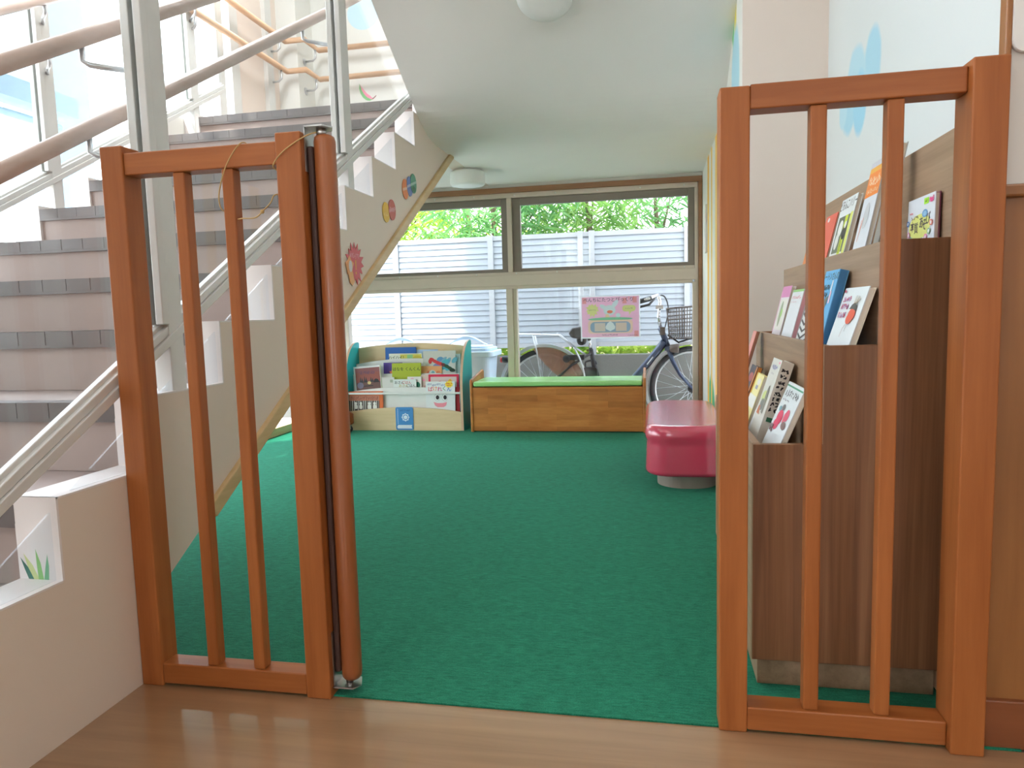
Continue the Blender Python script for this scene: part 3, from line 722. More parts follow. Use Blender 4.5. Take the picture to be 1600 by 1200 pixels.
d.poly([(-.052, -.075), (.055, -.075), (.05, -.062), (.055, -.05), (-.048, -.05), (-.055, -.062)], flat(226, 230, 236)); d.rect(-.049, -.045, -.0465, .065, flat(214, 226, 240))
d.poly(star(.008, .004, .03, .024, 8), flat(214, 226, 240)); d.ell(.008, .004, .019, .019, flat(74, 140, 200)); d.ell(.008, .004, .014, .014, flat(226, 234, 242)); d.scrawl(-.03, .046, .046, .058, 9, flat(44, 92, 150), .002, 2)
tag(b.build('book_emblem', D), 'blue book-shaped emblem on the cream front')

GR = 'picture books in the display shelf'
def sbook(label, x0, x1, zb, zt, y, t, cover, shapes=None, lean=3, **k):
    return book(label, ((x0 + x1) / 2, y + t, zb), 0, lean, x1 - x0, (zt - zb) / math.cos(R(lean)), t, cover, shapes, GR, **k)
def c_forest(d):
    d.rect(.0, .0, .90, .88, flat(56, 50, 44)); q = random.Random(3)
    for i in range(16):
        u = .03 + .055 * i; d.poly([(u, .0), (u + .022, .0), (u + .03, .78), (u + .012, .8)], flat(226, 222, 214) if i % 3 else flat(170, 150, 140))
    d.rect(0, .72, .9, .88, flat(196, 120, 92)); d.scrawl(.04, .74, .86, .86, 24, flat(120, 60, 50), .002, 4)
    for u in (.2, .35, .60, .76): d.ell(u, .53, .05, .09, flat(232, 230, 222)); d.ell(u, .64, .04, .04, flat(232, 230, 222)); d.rect(u - .03, .42, u + .03, .47, flat(40, 36, 34))
    d.scrawl(.18, .90, .74, .97, 9, flat(70, 60, 110), .003, 3)
sbook('orange book with white tree trunks on a dark scene, low in the shelf', -2.122, -1.868, .04, .276, 4.735, .012, flat(218, 108, 50), c_forest)
def c_bake(d):
    for i, (t, c) in enumerate((('ばけ', (60, 80, 150)), ('ばけ', (60, 80, 150)), ('ばけ', (60, 80, 150)), ('ばけ', (80, 110, 180)))): d.text(t, .13 + .155 * i, .935 - .02 * (i % 2), .016, flat(*c))
    for i, (t, c) in enumerate((('ば', (224, 70, 90)), ('け', (240, 150, 70)), ('れ', (214, 60, 120)), ('く', (80, 150, 100)), ('ん', (60, 120, 200)))): d.text(t, .16 + .16 * i, .82 + .012 * (i % 2), .036, flat(*c))
    d.poly(star(.80, .925, .15, .12, 9) if False else [(.80 + (p[0] - .8), .935 + (p[1] - .93) * .55) for p in star(.80, .93, .15, .12, 9)], flat(246, 214, 60)); d.scrawl(.71, .94, .90, .97, 4, flat(214, 70, 60), .003, 1); d.scrawl(.73, .90, .88, .925, 3, flat(214, 70, 60), .003, 2)
    for u in (.39, .65): d.ell(u, .635, .10, .082, flat(120, 124, 128)); d.ell(u, .635, .093, .077, flat(234, 236, 236)); d.ell(u + .01, .635, .06, .05, INK)
    d.poly([(.26, .53), (.40, .505), (.58, .505), (.72, .53), (.69, .45), (.60, .41), (.40, .41), (.31, .45)], flat(236, 148, 160))
sbook('white book with five coloured letters and a pink smile, low right in the display shelf', -1.549, -1.339, .04, .341, 4.733, .012, flat(226, 230, 230), c_bake, spine='R', spine_m=flat(90, 110, 80))
sbook('red book mostly hidden behind the white smiling book in the display shelf', -1.53, -1.312, .04, .30, 4.748, .012, flat(186, 42, 50))
def c_dusk(d):
    d.rect(.06, .0, .98, .95, flat(140, 78, 78)); d.rect(.06, .50, .98, .82, flat(150, 78, 66)); d.rect(.06, .2, .98, .54, flat(108, 72, 66))
    for u, s_ in ((.27, .14), (.42, .16), (.66, .12)): d.poly([(u - .07, .54), (u + .08, .54), (u + .03, .54 + s_), (u, .58), (u - .03, .57 + s_)], flat(46, 42, 48))
    d.poly([(.72, .52), (.95, .52), (.9, .60), (.82, .63), (.75, .60)], flat(42, 34, 38)); d.ell(.56, .52, .07, .045, flat(220, 190, 130)); d.ell(.22, .46, .12, .09, flat(124, 114, 136)); d.ell(.30, .29, .14, .05, flat(214, 190, 176)); d.rect(.34, .42, .7, .45, flat(60, 48, 50))
    d.scrawl(.22, .76, .8, .86, 11, flat(96, 66, 96), .003, 8)
sbook('brown dusk landscape book in a white border, tilted at the left of the display shelf', -2.088, -1.886, .20, .452, 4.785, .014, flat(226, 226, 226), c_dusk, spine='R', spine_m=flat(206, 222, 120), lean=5, tilt=-4)
sbook('small grey-white book between the brown book and the lime book', -1.893, -1.80, .2, .370, 4.795, .008, flat(214, 212, 206), lambda d: d.rect(.68, .78, .9, .9, flat(170, 178, 160)))
def c_osan(d):
    d.text('おさん', .26, .83, .024, flat(70, 70, 76)); d.text('ごはん', .58, .835, .024, flat(200, 90, 90)); d.text('おさん', .45, .68, .024, flat(200, 180, 110)); d.text('ごはん', .77, .68, .024, flat(90, 80, 80))
sbook('small white book with two lines of thin lettering in front of the lime book', -1.800, -1.631, .21, .356, 4.780, .008, flat(220, 226, 222), c_osan, spine_m=flat(90, 150, 120))
sbook('white book with a dark green ball beside the small lettered book', -1.70, -1.598, .2, .372, 4.794, .008, flat(226, 222, 218), lambda d: (d.ell(.72, .66, .2, .13, flat(40, 116, 90)), d.rect(.66, .45, .8, .56, flat(60, 110, 90)), d.ell(.35, .9, .12, .05, flat(236, 170, 190))))
sbook('beige and pink book left of the red-framed book', -1.604, -1.50, .2, .384, 4.806, .008, flat(214, 190, 178), lambda d: (d.scrawl(.2, .3, .6, .6, 5, flat(190, 110, 110), .004, 2), d.ell(.2, .8, .1, .05, flat(232, 150, 180))), spine_m=flat(150, 90, 90))
def c_redf(d):
    d.rect(.07, .0, .93, .91, flat(216, 196, 190)); d.ell(.38, .62, .11, .13, flat(220, 70, 80)); d.poly([(.62, .74), (.8, .74), (.72, .84)], flat(244, 190, 70)); d.rect(.66, .66, .8, .72, flat(90, 80, 100))
sbook('red-framed book behind the white smiling book at the right of the display shelf', -1.545, -1.325, .2, .386, 4.795, .012, flat(216, 44, 78), c_redf, spine='R', spine_m=flat(70, 76, 60))
def c_lime(d):
    d.text('はなを くんくん', .5, .83, .0285, flat(48, 60, 34)); d.poly([(.2, .0), (.24, .38), (.34, .45), (.55, .46), (.72, .42), (.86, .40), (1, .42), (1, 0)], flat(226, 226, 222)); d.poly([(.32, .2), (.36, .32), (.46, .38), (.56, .37), (.62, .3), (.6, .2)], flat(52, 48, 48))
sbook('lime green book with a dark hand-lettered title in the middle of the display shelf', -1.822, -1.607, .21, .467, 4.818, .010, flat(172, 184, 48), c_lime)
def c_purple(d): d.poly(star(.5, .5, .3, .15, 7, .2, 2), flat(232, 120, 84)); d.ell(.62, .3, .1, .06, flat(236, 160, 110)); d.line([(.6, .8), (.7, .95)], .003, flat(220, 200, 230))
sbook('purple book with orange leaves behind the lime book', -1.90, -1.76, .29, .469, 4.862, .009, flat(92, 62, 150), c_purple)
def c_orsm(d):
    d.ell(.48, .55, .16, .2, flat(230, 120, 90)); d.ell(.6, .55, .17, .25, flat(206, 214, 210)); d.ell(.63, .6, .08, .16, flat(110, 170, 176)); d.scrawl(.76, .4, .92, .75, 4, flat(214, 90, 60), .003, 2); d.ell(.2, .4, .1, .25, flat(236, 226, 214))
sbook('small orange book with white swirls right of the lime book', -1.640, -1.465, .30, .441, 4.862, .008, flat(232, 168, 110), c_orsm)
def c_worm(d):
    q = random.Random(5)
    for i in range(12):
        u = .42 + .56 * q.random(); v = .45 + .32 * q.random(); d.ell(u, v, .09 + .06 * q.random(), .035 + .03 * q.random(), flat(70 + q.randint(0, 60), 140 + q.randint(-10, 40), 190), rot=q.uniform(.3, 1.0))
    for i in range(8):
        a = (.28 + .09 * i, .75 - .042 * i - .012 * math.sin(i)); d.ell(a[0], a[1], .085, .05, flat(*((214, 60, 64) if i < 4 else ((120, 60, 60) if i == 4 else (46, 84, 56)))), rot=-.4)
    d.ell(.22, .70, .055, .07, flat(210, 64, 60)); d.ell(.90, .44, .09, .05, flat(36, 60, 44))
sbook('pale grey book with a red and dark green band over blue brush strokes', -1.605, -1.366, .30, .547, 4.870, .014, flat(206, 204, 196), c_worm, lean=4)
sbook('plain grey book edge at the far right of the display shelf', -1.46, -1.333, .31, .522, 4.89, .010, flat(190, 200, 200), spine='R', spine_m=flat(60, 64, 70))
def c_hai(d):
    d.rect(.34, .0, .98, .96, flat(214, 206, 96)); d.rect(.55, .3, .72, .95, flat(150, 206, 140)); d.rect(.02, .0, .34, .96, flat(226, 230, 214)); d.rect(.02, .0, .3, .5, flat(190, 222, 236)); d.ell(.86, .75, .14, .14, flat(206, 190, 70)); d.text('ハイハイ！', .25, .80, .027, INK); d.scrawl(.34, .46, .9, .58, 9, flat(60, 56, 60), .003, 6)
sbook('yellow and white book with a katakana title leaning before the blue book', -1.879, -1.628, .38, .530, 4.925, .008, flat(232, 230, 214), c_hai)
sbook('plain royal blue book at the top of the display shelf', -1.911, -1.677, .36, .575, 4.936, .009, flat(36, 100, 182))
sbook('pale blue book half hidden at the top centre of the display shelf', -1.70, -1.517, .36, .555, 4.948, .008, flat(170, 196, 228), lambda d: d.line([(.4, .7), (.5, .62)], .004, flat(60, 90, 170)))

# ---- stepped magazine rack by the right wall
RY0, RY1 = 1.5, 2.58
K = thing('book_rack', 'stepped walnut picture-book rack with three sloping tiers along the right wall', 'book rack', (.38, 2.04, 0))
def rk(name, q, m, bev=.0015):
    o = MB().box(q[0] - .38, q[1] - .38, q[2] - 2.04, q[3] - 2.04, q[4], q[5], m).build(name, K, bevel=bev); return o
Y1, Y2, Y3 = 2.37, 2.44, 2.58
P = [(.200 - .38, .065), (.200 - .38, .521), (.333 - .38, .521), (.333 - .38, .719), (.448 - .38, .719), (.448 - .38, .920), (.556 - .38, .920), (.556 - .38, .065)]
MB().prism(P, 'y', RY0 - 2.04, RY0 + .018 - 2.04, WALNUT).build('end_panel', K, bevel=.0012)
rk('end_panel', (.216, .333, Y1 - .018, Y1, .065, .521), WALNUT); rk('end_panel', (.348, .440, Y2 - .018, Y2, .065, .719), WALNUT); rk('end_panel', (.455, .556, Y3 - .018, Y3, .065, .920), WALNUT)
rk('front_board', (.200, .216, RY0 + .018, Y1, .065, .521), WALNUT_LIT); rk('front_board', (.333, .348, RY0 + .018, Y2, .065, .719), WALNUT_LIT); rk('front_board', (.440, .455, RY0 + .018, Y3, .065, .920), WALNUT_LIT)
rk('back_panel', (.556, .572, RY0, Y3, .02, 1.121), WALNUT_LIT)
rk('shelf', (.216, .333, RY0 + .018, Y1 - .018, .385, .40), WALNUT_LIT); rk('shelf', (.348, .440, RY0 + .018, Y2 - .018, .585, .60), WALNUT_LIT); rk('shelf', (.455, .556, RY0 + .018, Y3 - .018, .785, .80), WALNUT_LIT)
rk('plinth', (.213, .556, RY0 + .02, Y1 - .02, .003, .065), WALNUT_LIT)
GK = 'picture books in the stepped rack'
def rbook(label, xt, zt, y0, y1, t, cover, shapes=None, tier=1, v0=.5, lean=None, **k):
    """xt, zt: where the top edge of the cover face sits; the foot stands on the tier's shelf behind its front board"""
    xm, zs = ((.2185, .401), (.3505, .601), (.4575, .801))[tier - 1]
    L = R(lean) if lean is not None else math.atan((xt - xm) / (zt - zs)); h = (zt - zs) / math.cos(L)
    xb = xt - h * math.sin(L) + t * math.cos(L); zb = zs + t * 0
    f = None
    if shapes:
        def f(d):       # the print is laid out on the part that shows above the front board
            d.o = d.o + d.V * (v0 * d.h); d.h *= 1 - v0; shapes(d)
    return book(label, (xb, (y0 + y1) / 2, zb), -PI / 2, math.degrees(L), y1 - y0, h, t, cover, f, GK, **k)
def c_beetle(d):
    for j, (v, s_) in enumerate(((.80, 1), (.66, 2), (.5, 3))):
        d.scrawl(.08, v - .06, .42, v + .04, 7, RINK, .0022, s_); d.scrawl(.08, v - .06, .42, v + .04, 6, flat(170, 150, 210), .0016, s_ + 20)
        for i in range(3): d.ell(.12 + .13 * i, v - .05 + .04 * ((i + j) % 3), .018, .012, flat(222, 50, 70))
    d.ell(.68, .50, .15, .12, flat(226, 92, 66)); d.ell(.64, .43, .13, .10, flat(226, 92, 66)); d.poly([(.52, .60), (.58, .68), (.68, .72), (.8, .66), (.82, .56), (.7, .6)], flat(88, 84, 84))
    for i in range(9): a = 1.9 - i * .17; d.line([(.68 + .1 * math.cos(a), .70), (.70 + .22 * math.cos(a), .70 + .14 * math.sin(a))], .0013, flat(90, 86, 86) if i % 3 else flat(230, 180, 90))
    d.line([(.6, .34), (.52, .24), (.50, .1)], .0015, flat(150, 60, 60)); d.line([(.64, .33), (.64, .2)], .0015, INK); d.ell(.1, .93, .03, .03, RINK)
rbook('white book with an orange and grey beetle, nearest in the middle tier of the rack', .424, .830, 1.535, 1.712, .013, flat(224, 230, 234), c_beetle, 2, .5, edge=flat(226, 218, 200), spine='L')
def c_blue(d):
    d.text('シートンさんの', .48, .90, .021, flat(60, 60, 66)); d.scrawl(.1, .70, .62, .78, 9, flat(50, 60, 80), .003, 5); d.scrawl(.06, .58, .56, .67, 9, flat(50, 60, 80), .003, 6)
    d.poly([(.0, .3), (.4, .55), (.7, .62), (.62, .44), (.3, .3), (.0, .18)], flat(120, 118, 108)); d.rect(.74, .5, .84, .68, flat(232, 190, 206)); d.rect(.72, .68, .8, .84, flat(226, 230, 234))
b_, sx, t_, h_, w_ = rbook('sky blue hardback with a grey animal, second in the middle tier of the rack', .416, .874, 1.735, 1.865, .020, flat(104, 176, 226), c_blue, 2, .44, spine='R', spine_m=flat(66, 128, 180))
def c_pinkt(d): d.rect(0, .95, 1, 1, flat(150, 196, 120)); d.scrawl(.1, .80, .9, .87, 9, flat(230, 110, 130), .002, 4); d.scrawl(.1, .72, .6, .75, 6, flat(226, 180, 190), .0015, 3)
rbook('white book with a small pink title in the middle tier behind the first baluster', .412, .841, 2.095, 2.25, .014, flat(222, 224, 230), c_pinkt, 2, .45, spine='R', spine_m=flat(226, 170, 180))
def c_zebra(d):
    for i in range(6): d.line([(.05, .9 - .16 * i), (.4, .8 - .16 * i), (.95, .95 - .16 * i)], .007, flat(92, 84, 88))
rbook('low book with a dark wavy pattern in the middle tier behind the first baluster', .405, .785, 1.93, 2.05, .012, flat(222, 222, 224), c_zebra, 2, .4)
def c_pink(d): d.rect(.0, .76, 1, 1, flat(214, 132, 182)); d.rect(.1, .05, .95, .72, flat(226, 222, 214)); d.ell(.45, .4, .14, .28, flat(150, 160, 130)); d.ell(.55, .42, .1, .1, flat(160, 200, 110)); d.rect(0, 0, .07, .9, flat(222, 160, 190))
rbook('pink-topped book with a green picture, farthest in the middle tier of the rack', .412, .856, 2.27, 2.415, .012, flat(226, 214, 220), c_pink, 2, .45)
def c_boots(d):
    d.rect(.0, .92, 1, .95, flat(90, 160, 130)); d.scrawl(.1, .74, .92, .87, 7, flat(76, 72, 84), .0028, 31); d.scrawl(.1, .66, .5, .70, 5, flat(120, 110, 130), .0015, 7)
    d.ell(.36, .36, .17, .14, flat(216, 56, 96)); d.ell(.30, .22, .15, .10, flat(216, 56, 96)); d.ell(.72, .46, .11, .11, flat(226, 90, 120)); d.ell(.62, .40, .05, .1, flat(226, 90, 120)); d.ell(.75, .28, .14, .07, flat(130, 100, 96)); d.ell(.38, .55, .08, .06, flat(120, 110, 112)); d.ell(.2, .5, .07, .05, flat(130, 170, 180)); d.scrawl(.04, .06, .26, .2, 5, flat(110, 50, 60), .004, 9)
rbook('white book with red shapes like boots, nearest in the lowest tier of the rack', .310, .622, 1.56, 1.730, .012, flat(222, 228, 232), c_boots, 1, .47, edge=flat(206, 196, 180))
def c_grey(d):
    d.scrawl(.2, .82, .78, .90, 6, flat(120, 120, 190), .0025, 12); d.ell(.84, .95, .08, .02, flat(230, 140, 170)); d.scrawl(.3, .74, .6, .77, 5, flat(170, 160, 170), .0012, 4); d.ell(.45, .34, .3, .12, flat(206, 214, 140)); d.ell(.62, .40, .12, .16, flat(120, 118, 104)); d.ell(.4, .22, .2, .1, flat(130, 130, 124)); d.poly([(.1, .05), (.4, .05), (.3, .2), (.16, .18)], flat(200, 120, 84)); d.poly([(.56, .1), (.74, .1), (.7, .5), (.6, .5)], flat(140, 136, 124))
T_, sx, t_, h_, w_ = rbook('pale grey hardback with black spine lettering in the lowest tier of the rack', .300, .663, 1.765, 1.885, .028, flat(214, 212, 204), c_grey, 1, .45, spine='R', spine_m=flat(222, 216, 206))
b = MB(); d = Draw(b, (w_ / 2 + .0004, -t_ / 2, 0), (0, 1, 0), (0, 0, 1), (1, 0, 0), t_, h_)
for i in range(8): d.scrawl(-.3, .90 - .05 * i, .3, .935 - .05 * i, 2, INK, .003, 40 + i)
d.rect(-.25, .46, .25, .50, flat(60, 120, 90)); b.build('spine_lettering', T_)
def c_yel(d): d.rect(.0, .0, .14, 1, flat(214, 176, 60)); d.ell(.62, .84, .22, .07, flat(226, 224, 214)); d.rect(.4, .68, .7, .76, flat(150, 150, 170)); d.rect(0, .3, 1, .55, flat(226, 226, 220))
rbook('yellow-edged white book behind the grey hardback in the lowest tier', .292, .612, 1.98, 2.10, .012, flat(236, 226, 160), c_yel, 1, .4)
rbook('thin white book showing a pointed corner behind the grey hardback', .315, .642, 1.90, 1.965, .008, flat(222, 224, 230), None, 1)
rbook('dark book with an orange edge, farthest in the lowest tier of the rack', .298, .622, 2.14, 2.26, .014, flat(84, 80, 92), lambda d: (d.ell(.5, .75, .3, .1, flat(170, 90, 90)), d.rect(.85, 0, 1, 1, flat(206, 130, 60))), 1, .4, spine='R', spine_m=flat(206, 130, 60))
rbook('tall pale pink book at the far end of the lowest tier, leaning above its neighbours', .312, .722, 2.28, 2.345, .010, flat(222, 150, 140), None, 1, edge=flat(120, 70, 50), spine='R', spine_m=flat(150, 100, 80))
def c_hon(d):
    d.ell(.46, .40, .40, .26, flat(220, 222, 130)); d.scrawl(.14, .57, .44, .64, 4, flat(110, 100, 90), .002, 22); 
    for i, ch in enumerate('本質'): d.text(ch, .2 + .15 * i, .42 - .05 * i, .024, flat(90, 80, 84))
    for i, ch in enumerate('あそび'): d.text(ch, .54 + .12 * i, .46 - .06 * (i == 1) + .05 * (i == 2), .026, flat(90, 80, 84))
    d.ell(.66, .64, .10, .08, flat(112, 160, 206)); d.ell(.66, .64, .06, .05, flat(150, 190, 220)); d.rect(.62, .82, .78, .94, flat(176, 232, 70)); d.scrawl(.65, .85, .75, .91, 2, flat(110, 150, 60), .002, 8); d.scrawl(.82, .80, .96, .94, 4, flat(232, 80, 140), .003, 6); d.scrawl(.1, .70, .22, .73, 4, flat(226, 90, 100), .002, 3)
    for i, (u, v, c) in enumerate(((.02, .48, (50, 120, 190)), (.06, .24, (226, 130, 180)), (.17, .13, (150, 196, 150)), (.31, .06, (232, 140, 110)), (.45, .05, (200, 150, 200)), (.59, .06, (90, 150, 206)), (.72, .12, (226, 110, 170)), (.83, .22, (120, 170, 130)), (.9, .38, (232, 120, 100)))): d.ell(u + .02, v + .04, .05, .06, flat(*c)); d.ell(u + .02, v + .04, .03, .035, flat(226, 222, 222))
T_, *_ = rbook('white book with a yellow oval title ringed by coloured dots, nearest in the top tier', .543, 1.013, 1.55, 1.70, .010, flat(222, 226, 234), c_hon, 3, .53, 1.2, spine='L', edge=flat(120, 60, 80))
def c_orange(d): d.rect(0, .60, 1, .88, flat(240, 140, 66)); d.rect(0, .88, 1, .94, flat(236, 176, 80)); d.scrawl(.1, .72, .92, .84, 7, flat(250, 230, 200), .003, 14); d.scrawl(.1, .64, .92, .69, 8, flat(250, 220, 180), .002, 15); d.rect(0, .94, 1, 1, flat(196, 196, 204)); d.ell(.5, .38, .2, .15, flat(196, 198, 202)); d.line([(.2, .1), (.26, .22), (.24, .34)], .003, flat(226, 130, 90)); d.line([(.26, .22), (.36, .36)], .003, flat(226, 130, 90))
rbook('tall grey book with a broad orange band, top tier behind the second baluster', .526, 1.130, 1.80, 1.905, .012, flat(216, 220, 228), c_orange, 3, .38)
def c_harry(d):
    d.text('どろんこハリー', .5, .88, .030, flat(66, 56, 64), sx=.8); d.rect(.1, .1, .92, .70, flat(110, 116, 100)); d.rect(.52, .05, .7, .70, flat(206, 220, 60)); d.rect(.82, .05, .98, .72, flat(222, 228, 120)); d.ell(.34, .5, .14, .14, flat(232, 232, 228)); d.ell(.28, .30, .12, .14, flat(226, 226, 222)); d.ell(.66, .42, .14, .12, flat(60, 56, 56)); d.ell(.66, .54, .06, .06, flat(232, 232, 228)); d.line([(.6, .1), (.6, .35)], .005, INK)
rbook('white book with a dog on lime stripes in the top tier of the rack', .521, 1.080, 2.0, 2.155, .012, flat(224, 228, 230), c_harry, 3, .42)
rbook('salmon red book left of the dog book in the top tier of the rack', .520, 1.057, 2.2, 2.335, .012, flat(228, 110, 92), lambda d: (d.ell(.3, .9, .1, .05, flat(236, 220, 220)), d.scrawl(.12, .3, .5, .42, 3, flat(236, 190, 90), .004, 3)), 3)
rbook('orange book with a blue top edge, farthest in the top tier of the rack', .513, 1.034, 2.36, 2.52, .016, flat(226, 140, 80), lambda d: d.rect(0, .8, 1, 1, flat(90, 160, 206)), 3, .5, None, spine='R', spine_m=flat(70, 44, 40))
rbook('grey book with a silver edge, tallest in the top tier of the rack', .528, 1.140, 1.70, 1.74, .012, flat(150, 146, 140), None, 3, edge=flat(190, 190, 186))

# ---- wooden bench with green lid
BN = thing('storage_bench', 'low pine storage bench with a green padded lid under the window', 'bench', (-.625, 4.84, 0))
def bp(name, q, m, bev=.002): return MB().box(q[0] + .625, q[1] + .625, q[2] - 4.84, q[3] - 4.84, q[4], q[5], m).build(name, BN, bevel=bev, seg=3)
for x0 in (-1.212, -.060):
    P = [(4.66 - 4.84, .003), (4.66 - 4.84, .34), (4.664 - 4.84, .352), (4.675 - 4.84, .36), (5.0 - 4.84, .402), (5.015 - 4.84, .397), (5.02 - 4.84, .385), (5.02 - 4.84, .003)]
    MB().prism(P, 'x', x0 + .625, x0 + .018 + .625, BENCHW).build('end_panel', BN, bevel=.005)
bp('front_panel', (-1.194, -.060, 4.668, 4.686, .01, .306), BENCHW); bp('back_panel', (-1.194, -.060, 5.0, 5.016, .01, .30), BENCHW)
bp('bottom_panel', (-1.194, -.060, 4.686, 5.0, .012, .03), BENCHW)
tag(bp('lid', (-1.19, -.064, 4.664, 5.012, .311, .345), GREENV, .012), 'padded green vinyl lid')

# ---- pink stool bench
PK = thing('padded_bench', 'rounded pink vinyl bench on a grey plinth against the right wall', 'bench', (.147, 3.62, 0))
def rr(o, z, n=8):
    return [(p[0] - .147, p[1] - 3.62, z) for p in rrect(-.033 + o, .325 - o, 3.13 + o, 4.10 - o, max(.115 - o, .02), n)]
b = MB(); rings = []
prof = [(.016, .068), (.006, .072), (0, .082), (.0, .09), (.004, .20), (.0045, .222), (-.001, .232), (-.002, .246), (-.0005, .262), (.005, .276), (.014, .286), (.026, .2905), (.05, .2915)]
for o_, z in prof: rings.append([b.bm.verts.new(p) for p in rr(o_, z)])
for r0, r1 in zip(rings[:-1], rings[1:]):
    for j in range(len(r0)):
        f = b.bm.faces.new([r0[j], r0[(j + 1) % len(r0)], r1[(j + 1) % len(r0)], r1[j]]); f.smooth = True
b.bm.faces.new(rings[0][::-1]); b.bm.faces.new(rings[-1]); b.mats = [PINKV]
b.build('cushion', PK)
b = MB(); b.prism([(p[0] - .147, p[1] - 3.62) for p in rrect(.02, .285, 3.20, 4.03, .12, 10)], 'z', .003, .072, GREYK); b.build('plinth', PK)

# ---- wooden toy trolley peeping out behind the gate pole
TC = thing('wooden_trolley', 'dark orange wooden trolley corner with a caster, half hidden behind the gate pole', 'trolley', (-2.26, 4.55, 0))
b = MB(); b.prism([(-.12, .05), (.19, .055), (.205, .065), (.205, .13), (.165, .155), (-.10, .36), (-.12, .36)], 'y', -.02, .0, POLE); b.build('side_panel', TC, bevel=.003)
b = MB(); b.prism([(-.12, .05), (.19, .055), (.205, .065), (.205, .13), (.165, .155), (-.10, .36), (-.12, .36)], 'y', .09, .11, POLE); b.build('side_panel', TC, bevel=.003)
MB().box(-.12, .19, -.0, .09, .055, .07, POLE).build('floor_board', TC)
for (x, y) in ((.178, .0), (.178, .09), (-.06, .0), (-.06, .09)):
    b = MB(); b.lathe([(.004, -.008), (.021, -.008), (.023, -.005), (.023, .005), (.021, .008), (.004, .008)], (x, y, .026), 18, BLACKP, 'y'); b.box(x - .012, x + .012, y - .011, y - .009, .026, .056, STEEL); b.box(x - .012, x + .012, y + .009, y + .011, .026, .056, STEEL); b.build('caster', TC)

# ---- poster on the window pane
PO = thing('poster', 'pink laminated poster with green and orange drawing taped to the right window pane', 'poster', (-.286, YW + .0345, .755))
def paper(name, r, g, b_):
    m = plain(name, (r, g, b_), .3); n = m.node_tree.nodes; l = m.node_tree.links; b = n['Principled BSDF']
    t = n.new('ShaderNodeBsdfTranslucent'); l.new(b.inputs['Base Color'].links[0].from_socket, t.inputs[0])
    x = n.new('ShaderNodeMixShader'); x.inputs[0].default_value = .45; l.new(b.outputs[0], x.inputs[1]); l.new(t.outputs[0], x.inputs[2]); l.new(x.outputs[0], n['Material Output'].inputs[0])
    return m
LAM = paper('laminate_white', 244, 245, 250); PINKP = paper('poster_pink', 244, 198, 222)
b = MB(); b.box(-.207, .207, -.0012, 0, -.149, .149, LAM)
d = Draw(b, (0, -.0014, 0), (1, 0, 0), (0, 0, 1), (0, -1, 0))
d.rect(-.199, -.141, .199, .141, PINKP)
for (u, v) in ((-.18, .115), (.17, .115), (.18, -.12), (.1, .11)): d.rect(u - .014, v - .02, u + .014, v + .02, flat(232, 160, 170))
d.text('べんちにたつとびっくり', -.012, .118, .032, flat(120, 100, 120)); d.text('！！', .155, .122, .032, flat(236, 120, 110))
d.poly(star(-.125, .05, .048, .034, 11, .12, 3), flat(226, 226, 160)); d.poly([(-.125, .02), (-.11, .02), (-.118, .0)], flat(226, 226, 160)); d.scrawl(-.15, .045, -.1, .054, 6, flat(150, 146, 130), .0015, 2)
d.poly(rrect(.085, .175, .034, .078, .02), flat(222, 226, 160)); d.poly([(.13, .036), (.15, .036), (.13, .008)], flat(222, 226, 160)); d.scrawl(.105, .052, .155, .061, 6, flat(150, 146, 130), .0015, 3)
for (u, v, r, q, a) in ((-.005, .046, .042, .036, 0), (-.048, .070, .026, .014, -.5), (.034, .090, .032, .016, .9), (.055, .01, .016, .015, 0)): d.ell(u, v, r, q, flat(214, 230, 246), rot=a, n=24)
d.ell(-.002, .035, .02, .011, flat(238, 140, 120)); d.ell(-.02, .005, .014, .016, flat(240, 214, 190))
d.poly(circ(-.0, -.015, .155, .012, 28), flat(140, 206, 180)); d.poly(rrect(-.155, .155, -.115, -.022, .02), flat(238, 208, 196))
d.poly(rrect(-.14, .14, -.108, -.034, .03), flat(150, 170, 206)); d.rect(-.11, -.1, -.035, -.042, flat(216, 200, 204)); d.rect(.038, -.1, .113, -.042, flat(220, 200, 200)); d.poly([(-.03, -.085), (-.034, -.07), (-.02, -.045), (0, -.03), (.02, -.045), (.034, -.07), (.03, -.085), (.0, -.1)], flat(222, 230, 246))
d.scrawl(-.06, -.132, .05, -.122, 12, flat(120, 100, 120), .0015, 5); d.scrawl(.12, -.135, .19, -.128, 8, flat(120, 100, 120), .0015, 6)
o = b.build('sheet', PO); 
tag(struct(MB().box(XR - .012, XR, 4.62, 4.72, 1.14, 1.43, WHITEB).build('trim_6', bevel=.003)), None)

